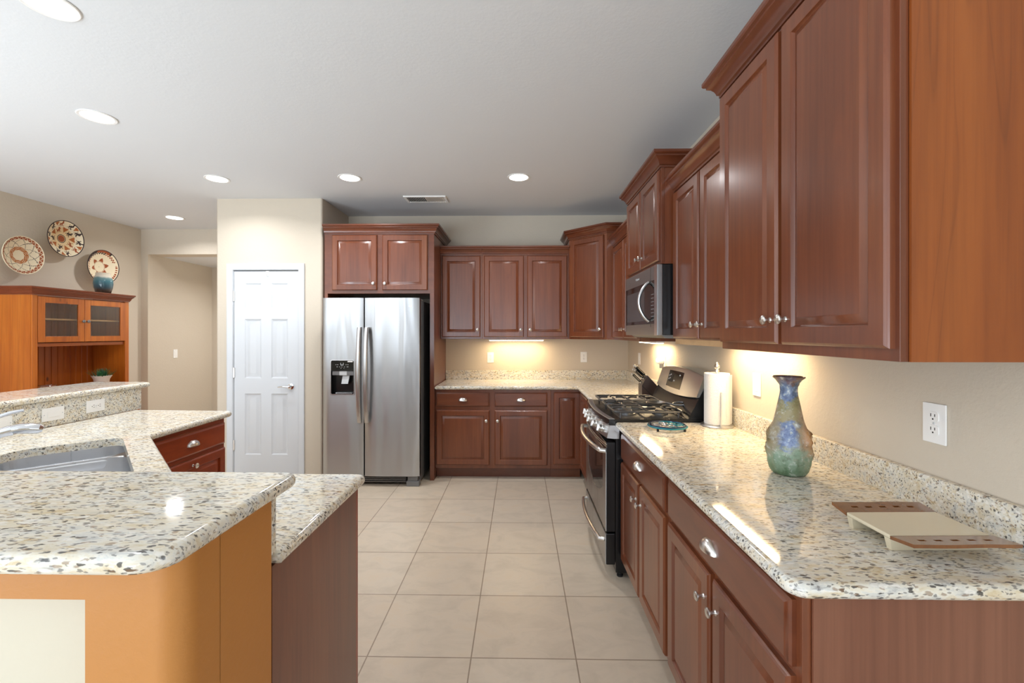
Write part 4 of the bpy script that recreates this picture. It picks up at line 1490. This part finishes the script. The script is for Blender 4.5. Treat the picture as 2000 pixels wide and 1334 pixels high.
# ceramic serving tray
BROWNG = wood('amber brown glaze', srgb(98, 56, 22), srgb(122, 74, 36), srgb(140, 92, 56), (5, 5, 5), 0.18, 0.6)
IVORY = plain('ivory glaze', srgb(212, 200, 172), 0.2, 0.0, Coat_Weight=0.5)
tr = thing('serving_tray', 'low ivory ceramic tray with slotted brown ends on the near counter', 'tray', (0.998, 1.125, CZ), R(1.5))
MB().box(-0.120, 0.120, -0.060, 0.075, 0.026, 0.036, 0.003, 2).obj('plate', IVORY, tr)
for yy in (-0.056, 0.060):
    ft = MB()
    ft.loft([[(-0.117, yy - 0.006, 0.0), (0.112, yy - 0.006, 0.0), (0.112, yy + 0.008, 0.0), (-0.117, yy + 0.008, 0.0)],
             [(-0.119, yy - 0.004, 0.0262), (0.119, yy - 0.004, 0.0262), (0.119, yy + 0.014, 0.0262), (-0.119, yy + 0.014, 0.0262)]])
    ft.obj('foot', IVORY, tr)


def wing(ya, yb, name):
    m = MB()
    z0, z1 = 0.030, 0.038
    n_ = 5
    xs_ = [-0.120]
    sl = []
    for i in range(n_):
        cx = -0.075 + 0.0385 * i
        sl.append((cx - 0.009, cx + 0.009))
    ys_ = [0, 0.46, 0.60, 1.0]
    for a, b in sl:
        xs_ += [a, b]
    xs_.append(0.126)
    bm_ = m.bm
    P = lambda x, t, dz: (x, ya + (yb - ya) * t, (z0 + (z1 - z0) * t + 0.0006 * math.sin(x * 40) * t) + dz)
    g = {}
    for k, dz in (('b', -0.004), ('t', 0.004)):
        g[k] = [[bm_.verts.new(P(x, t, dz)) for x in xs_] for t in ys_]
    for j in range(3):
        for i in range(len(xs_) - 1):
            if j == 1 and i % 2 == 1:
                for (p, q) in (((j, i), (j, i + 1)), ((j, i + 1), (j + 1, i + 1)), ((j + 1, i + 1), (j + 1, i)), ((j + 1, i), (j, i))):
                    bm_.faces.new([g['t'][p[0]][p[1]], g['t'][q[0]][q[1]], g['b'][q[0]][q[1]], g['b'][p[0]][p[1]]])
                continue
            for k in 'bt':
                bm_.faces.new([g[k][j][i], g[k][j][i + 1], g[k][j + 1][i + 1], g[k][j + 1][i]])
    for j in range(3):
        for c in (0, -1):
            bm_.faces.new([g['t'][j][c], g['t'][j + 1][c], g['b'][j + 1][c], g['b'][j][c]])
    for i in range(len(xs_) - 1):
        for r in (0, -1):
            bm_.faces.new([g['t'][r][i], g['t'][r][i + 1], g['b'][r][i + 1], g['b'][r][i]])
    m.obj('end_flange', BROWNG, tr)['label'] = 'brown glazed end with slots'


wing(-0.0605, -0.122, 'near')
wing(0.0755, 0.128, 'far')

# ------------------------------------------------------------------ pine hutch
HX, HY0, HY1 = -4.40, 3.885, 4.865
hu = thing('hutch', 'honey pine hutch with glass doors against the left wall', 'hutch', (HX, HY0, 0), R(90))
hw, hd = HY1 - HY0, 0.395
b = MB()
b.box(0, 0.024, 0, hd, 0.852, 1.775).obj('side', PINE, hu)
MB().box(hw - 0.024, hw, 0, hd, 0.852, 1.775).obj('side', PINE, hu)
MB().box(0.0245, hw - 0.0245, 0.001, hd, 1.752, 1.775).obj('top', PINE_H, hu)
MB().box(0.0245, hw - 0.0245, 0.001, hd - 0.02, 1.302, 1.334).obj('rail', PINE_H, hu)
MB().box(0.0245, hw - 0.0245, 0.03, hd - 0.02, 1.552, 1.566).obj('shelf', plain('pale pine edge', srgb(206, 160, 104), 0.5), hu)
bb = MB()
nb = 15
bwid = (hw - 0.05) / nb
for i in range(nb):
    xx = 0.025 + i * bwid
    pr = [(xx, hd - 0.006), (xx, hd - 0.012), (xx + 0.004, hd - 0.012), (xx + 0.008, hd - 0.018), (xx + bwid - 0.004, hd - 0.018), (xx + bwid, hd - 0.012), (xx + bwid, hd - 0.006)]
    bb.loft([[(x, y, z) for x, y in pr] for z in (0.852, 1.752)])
bb.obj('beadboard_back', wood('aged pine boards', srgb(140, 64, 12), srgb(178, 92, 22), srgb(200, 114, 36), (12, 12, 0.8), 0.36, 0.2, True), hu)
for a in (0.0, hw - 0.045):
    MB().box(a, a + 0.045, -0.016, -0.0005, 0.852, 1.775, 0.002, 1).obj('stile', PINE, hu)
sweep(MB(), [(0, hd), (0, -0.016), (hw, -0.016), (hw, hd)], [(o_ * 0.7, h_ * 0.88) for o_, h_ in CROWN], 1.7755).obj('crown', PINE_DARK, hu)
mid_ = 0.475
for a, b_, s in ((0.047, mid_ - 0.002, 1), (mid_ + 0.002, hw - 0.047, -1)):
    m = MB()
    z0, z1 = 1.342, 1.764
    st, rl = 0.060, 0.055
    m.box(a, a + st, -0.020, -0.001, z0, z1, 0.002, 1).box(b_ - st, b_, -0.020, -0.001, z0, z1, 0.002, 1)
    m.box(a + st, b_ - st, -0.020, -0.001, z0, z0 + rl, 0.002, 1).box(a + st, b_ - st, -0.020, -0.001, z1 - rl, z1, 0.002, 1)
    d_ = m.obj('door', PINE, hu)
    MB().box(a + st - 0.004, b_ - st + 0.004, -0.012, -0.009, z0 + rl - 0.004, z1 - rl + 0.004).obj('glass', GLASSM, d_)
    kx = b_ - 0.022 if s > 0 else a + 0.022
    MB().lathe([(0.007, 0), (0.006, 0.008), (0.014, 0.014), (0.016, 0.02), (0.011, 0.026), (0, 0.027)], (kx, -0.020, 1.545), 'y', 16).obj('knob', DARKMET, d_)
# lower chest
MB().box(-0.02, hw + 0.02, -0.12, hd, 0.03, 0.818).obj('chest', PINE, hu)
MB().box(-0.035, hw + 0.035, -0.14, hd, 0.8185, 0.8515, 0.006, 2).obj('counter', PINE_H, hu)
MB().box(0.0, hw, -0.10, hd, 0.0, 0.03).obj('plinth', PINE_H, hu)
for a, b_ in ((0.03, hw / 2 - 0.01), (hw / 2 + 0.01, hw - 0.03)):
    d_ = door_mb(a, b_, 0.08, 0.78)
    bmesh.ops.translate(d_.bm, verts=d_.bm.verts, vec=(0, -0.1205, 0))
    d_.obj('lower_door', PINE, hu)

# blue jar on the hutch


def jar_mat():
    s = NT('teal dip glaze')
    sep = s.n('SeparateXYZ')
    v_ = s.coord()
    s.set(sep, 0, v_)
    n_ = s.noise(v_, 14, 3, 0.6).outputs[0]
    z = s.math('ADD', sep.outputs[2], s.math('MULTIPLY', s.math('SUBTRACT', n_, 0.5), 0.03))
    c = s.ramp(s.math('DIVIDE', z, 0.23), [(0.0, srgb(70, 56, 46)), (0.16, srgb(78, 68, 60)), (0.30, srgb(58, 84, 96)), (0.55, srgb(66, 112, 124)), (0.72, srgb(110, 138, 138)),
                                          (0.80, srgb(206, 198, 182)), (1.0, srgb(198, 186, 164))])
    s.p(Base_Color=c, Roughness=0.14)
    return s.m


j = MB().lathe([(r_j * 0.79, z_j) for r_j, z_j in [(0.0, 0), (0.070, 0), (0.082, 0.012), (0.098, 0.06), (0.105, 0.105), (0.102, 0.145), (0.088, 0.185), (0.078, 0.205), (0.079, 0.222), (0.074, 0.224), (0.070, 0.205),
                (0.09, 0.14), (0.09, 0.05), (0.06, 0.012), (0, 0.012)]], (0, 0, 0), 'z', 40, False)
jo = tag(j.obj('pottery_jar', jar_mat()), 'round teal pottery jar with pale rim on top of the hutch', 'jar')
jo.location = (-4.485, 4.665, 1.8507)

# potted grass plant
pg = thing('potted_plant', 'small green grass plant in a whitish flared pot on the hutch', 'plant', (-4.425, 4.585, 0.8518))
MB().lathe([(0.0, 0), (0.050, 0), (0.055, 0.004), (0.066, 0.09), (0.086, 0.125), (0.083, 0.126), (0.064, 0.095), (0.05, 0.09), (0, 0.09)], (0, 0, 0), 'z', 28, False).obj('pot', plain('whitewashed pot', srgb(214, 202, 188), 0.6), pg)
lf = MB()
rnd = random.Random(3)
for i in range(110):
    a = rnd.uniform(0, 2 * PI)
    r0 = rnd.uniform(0, 0.055)
    ln_ = rnd.uniform(0.07, 0.125)
    lean = r0 / 0.055 * rnd.uniform(0.4, 0.9)
    base = Vector((r0 * math.cos(a), r0 * math.sin(a), 0.088))
    dirv = Vector((math.cos(a) * lean, math.sin(a) * lean, 1)).normalized()
    sd_ = Vector((-math.sin(a), math.cos(a), 0)) * 0.004
    pts = [base, base + dirv * ln_ * 0.5, base + dirv * ln_ + Vector((math.cos(a), math.sin(a), -0.2)) * 0.018 * lean]
    th = Vector((math.cos(a), math.sin(a), 0)) * 0.0012
    ws = [1, 0.85, 0.1]
    lf.loft([[tuple(p - sd_ * w_), tuple(p - th), tuple(p + sd_ * w_), tuple(p + th)] for p, w_ in zip(pts, ws)])
gm = NT('grass green')
gm.p(Base_Color=gm.ramp(gm.noise(gm.coord(), 40, 2).outputs[0], [(0.35, srgb(20, 62, 36)), (0.6, srgb(38, 104, 56)), (0.75, srgb(120, 160, 80))]), Roughness=0.45)
lf.obj('leaves', gm.m, pg)

# glass jar
gj = MB().lathe([(0.0, 0), (0.052, 0), (0.058, 0.006), (0.060, 0.070), (0.054, 0.080), (0.058, 0.086), (0.062, 0.094), (0.060, 0.098), (0.055, 0.094), (0.051, 0.080), (0.056, 0.070), (0.054, 0.010), (0, 0.006)],
                (0, 0, 0), 'z', 32, False)
go = tag(gj.obj('glass_jar', GLASSM), 'low clear glass jar on the hutch at the left, behind the bar', 'jar')
go.location = (-4.33, 3.965, 0.8518)

# ------------------------------------------------------------------ woven baskets
CR, RU, OR, DK = srgb(228, 214, 184), srgb(150, 74, 34), srgb(176, 102, 42), srgb(52, 36, 34)
HORSE = ["..##....", ".####..#", "..#####.", "...####.", "..##.##.", ".#..#..#"]


def sprite(u, v, cx, cy, w_, h_):
    i = int((u - cx) / w_ * 8 + 4)
    j = int(3 - (v - cy) / h_ * 6)
    return 0 <= i < 8 and 0 <= j < 6 and HORSE[j][i] == '#'


def pat_lattice(r, a):
    if 0.27 < r < 0.44:
        return CR if (int(r * 60) + int(a * 22 / PI)) % 5 == 0 else OR
    if r > 0.97:
        return CR
    if 0.84 < r <= 0.97:
        z = abs(((a / (2 * PI) * 26) % 1) - 0.5) * 2
        return CR if abs((r - 0.84) / 0.13 - z) < 0.13 else RU
    if 0.44 <= r <= 0.84:
        t = (r - 0.44) / 0.40
        s1 = (a / (2 * PI) * 9 + t * 0.9) % 1
        s2 = (a / (2 * PI) * 9 - t * 0.9) % 1
        if (min(s1, 1 - s1) < 0.045 or min(s2, 1 - s2) < 0.045) and int(r * 70 + a * 30) % 3:
            return DK
    return CR


def pat_horse(r, a):
    u, v = r * math.cos(a), r * math.sin(a)
    if r < 0.17:
        return RU
    if 0.205 < r < 0.235:
        return DK
    if r > 0.965:
        return DK
    # figures turned outwards on two rings
    for ring_r, n_, off in ((0.48, 5, 0.3), (0.80, 10, 0.1)):
        for k in range(n_):
            b_ = off + 2 * PI * k / n_
            da = (a - b_ + PI) % (2 * PI) - PI
            uu, vv = r * math.sin(da), r * math.cos(da)
            if sprite(uu, vv, 0, ring_r, 0.30, 0.24):
                return DK if (k + n_) % 3 else RU
    for ring_r, n_, off, sz in ((0.50, 5, 0.3 + PI / 5, 0.22), (0.84, 5, 0.1 + PI / 10, 0.17)):
        for k in range(n_):
            b_ = off + 2 * PI * k / n_
            da = (a - b_ + PI) % (2 * PI) - PI
            uu, vv = r * math.sin(da), r * math.cos(da) - ring_r
            if -sz * 0.6 < vv < sz * 0.6 and abs(uu) < (sz * 0.6 + vv) * 0.62:
                return OR if int(r * 60) % 3 else RU
    return srgb(222, 196, 152) if r < 0.62 else CR


def pat_star(r, a):
    if r < 0.30:
        return DK if r < 0.02 else CR
    if 0.30 < r < 0.325:
        return RU
    k = ((a + 0.25) / (2 * PI) * 6) % 1
    tip = 0.56 - abs(k - 0.5) * 0.56
    if 0.345 < r < tip:
        return RU
    if r > 0.965:
        return DK
    up = math.sin(a - 0.4)
    if up > 0.0 and 0.72 < r < 0.96:
        z = (a / (2 * PI) * 34) % 1
        q = (r - 0.72) / 0.24
        if up > 0.55 and q > 0.55:
            return RU if a < 2.0 and a > 1.1 else DK
        if abs(q - 0.3 - 0.25 * (1 if z < 0.5 else 0)) < 0.13 or abs(z - 0.5) < 0.12 and 0.1 < q < 0.7:
            return DK if up > 0.8 else RU
    if up < -0.2 and 0.84 < r < 0.93:
        if (a / (2 * PI) * 40) % 1 < 0.6:
            return RU
    return CR


BASKM = vertcol('coiled basket fibre', 0.75, 0.5)


def basket(label, loc, rad, fn, rz, depth=0.06, tilt=0.0):
    """shallow coiled bowl whose hollow faces local +z"""
    NRr, NAa = 56, 168
    m = MB()
    prf = lambda t: depth * (t ** 2.2)
    front = [[(rad * t * math.cos(2 * PI * i / NAa), rad * t * math.sin(2 * PI * i / NAa), prf(t) + 0.0008 * math.sin(t * NRr * PI)) for i in range(NAa)]
             for t in [max(k / NRr, 0.004) for k in range(NRr + 1)]]
    back = [[(rad * t * math.cos(2 * PI * i / NAa), rad * t * math.sin(2 * PI * i / NAa), prf(t) - 0.008) for i in range(NAa)] for t in (1.0, 0.75, 0.5, 0.25, 0.004)]
    m.loft(front + back, True, True)
    o = m.obj('woven_basket', BASKM)
    me = o.data
    at = me.color_attributes.new('pattern', 'FLOAT_COLOR', 'CORNER')
    for p in me.polygons:
        c = p.center
        r_ = math.hypot(c.x, c.y) / rad
        a = math.atan2(c.y, c.x) % (2 * PI)
        col = fn(r_, a) if p.center.z > prf(min(r_, 1)) - 0.004 else CR
        for li in p.loop_indices:
            at.data[li].color = col
    # face +X, local y up
    o.rotation_euler = Matrix(((0, 0, 1), (1, 0, 0), (0, 1, 0))).to_euler()
    o.rotation_euler.rotate_axis('Z', rz)
    o.location = loc
    tag(o, label, 'basket', 'woven wall baskets')
    return o


basket('woven basket with orange rings and dark lattice lines, lowest left on the wall', (-4.745, 4.085, 2.165), 0.178, pat_lattice, 0.2)
basket('woven basket with dark horse figures and rust centre, highest on the wall', (-4.745, 4.475, 2.405), 0.185, pat_horse, 0.4)
basket('woven basket with a rust star, partly behind the teal jar', (-4.745, 4.885, 2.175), 0.188, pat_star, 0.0)
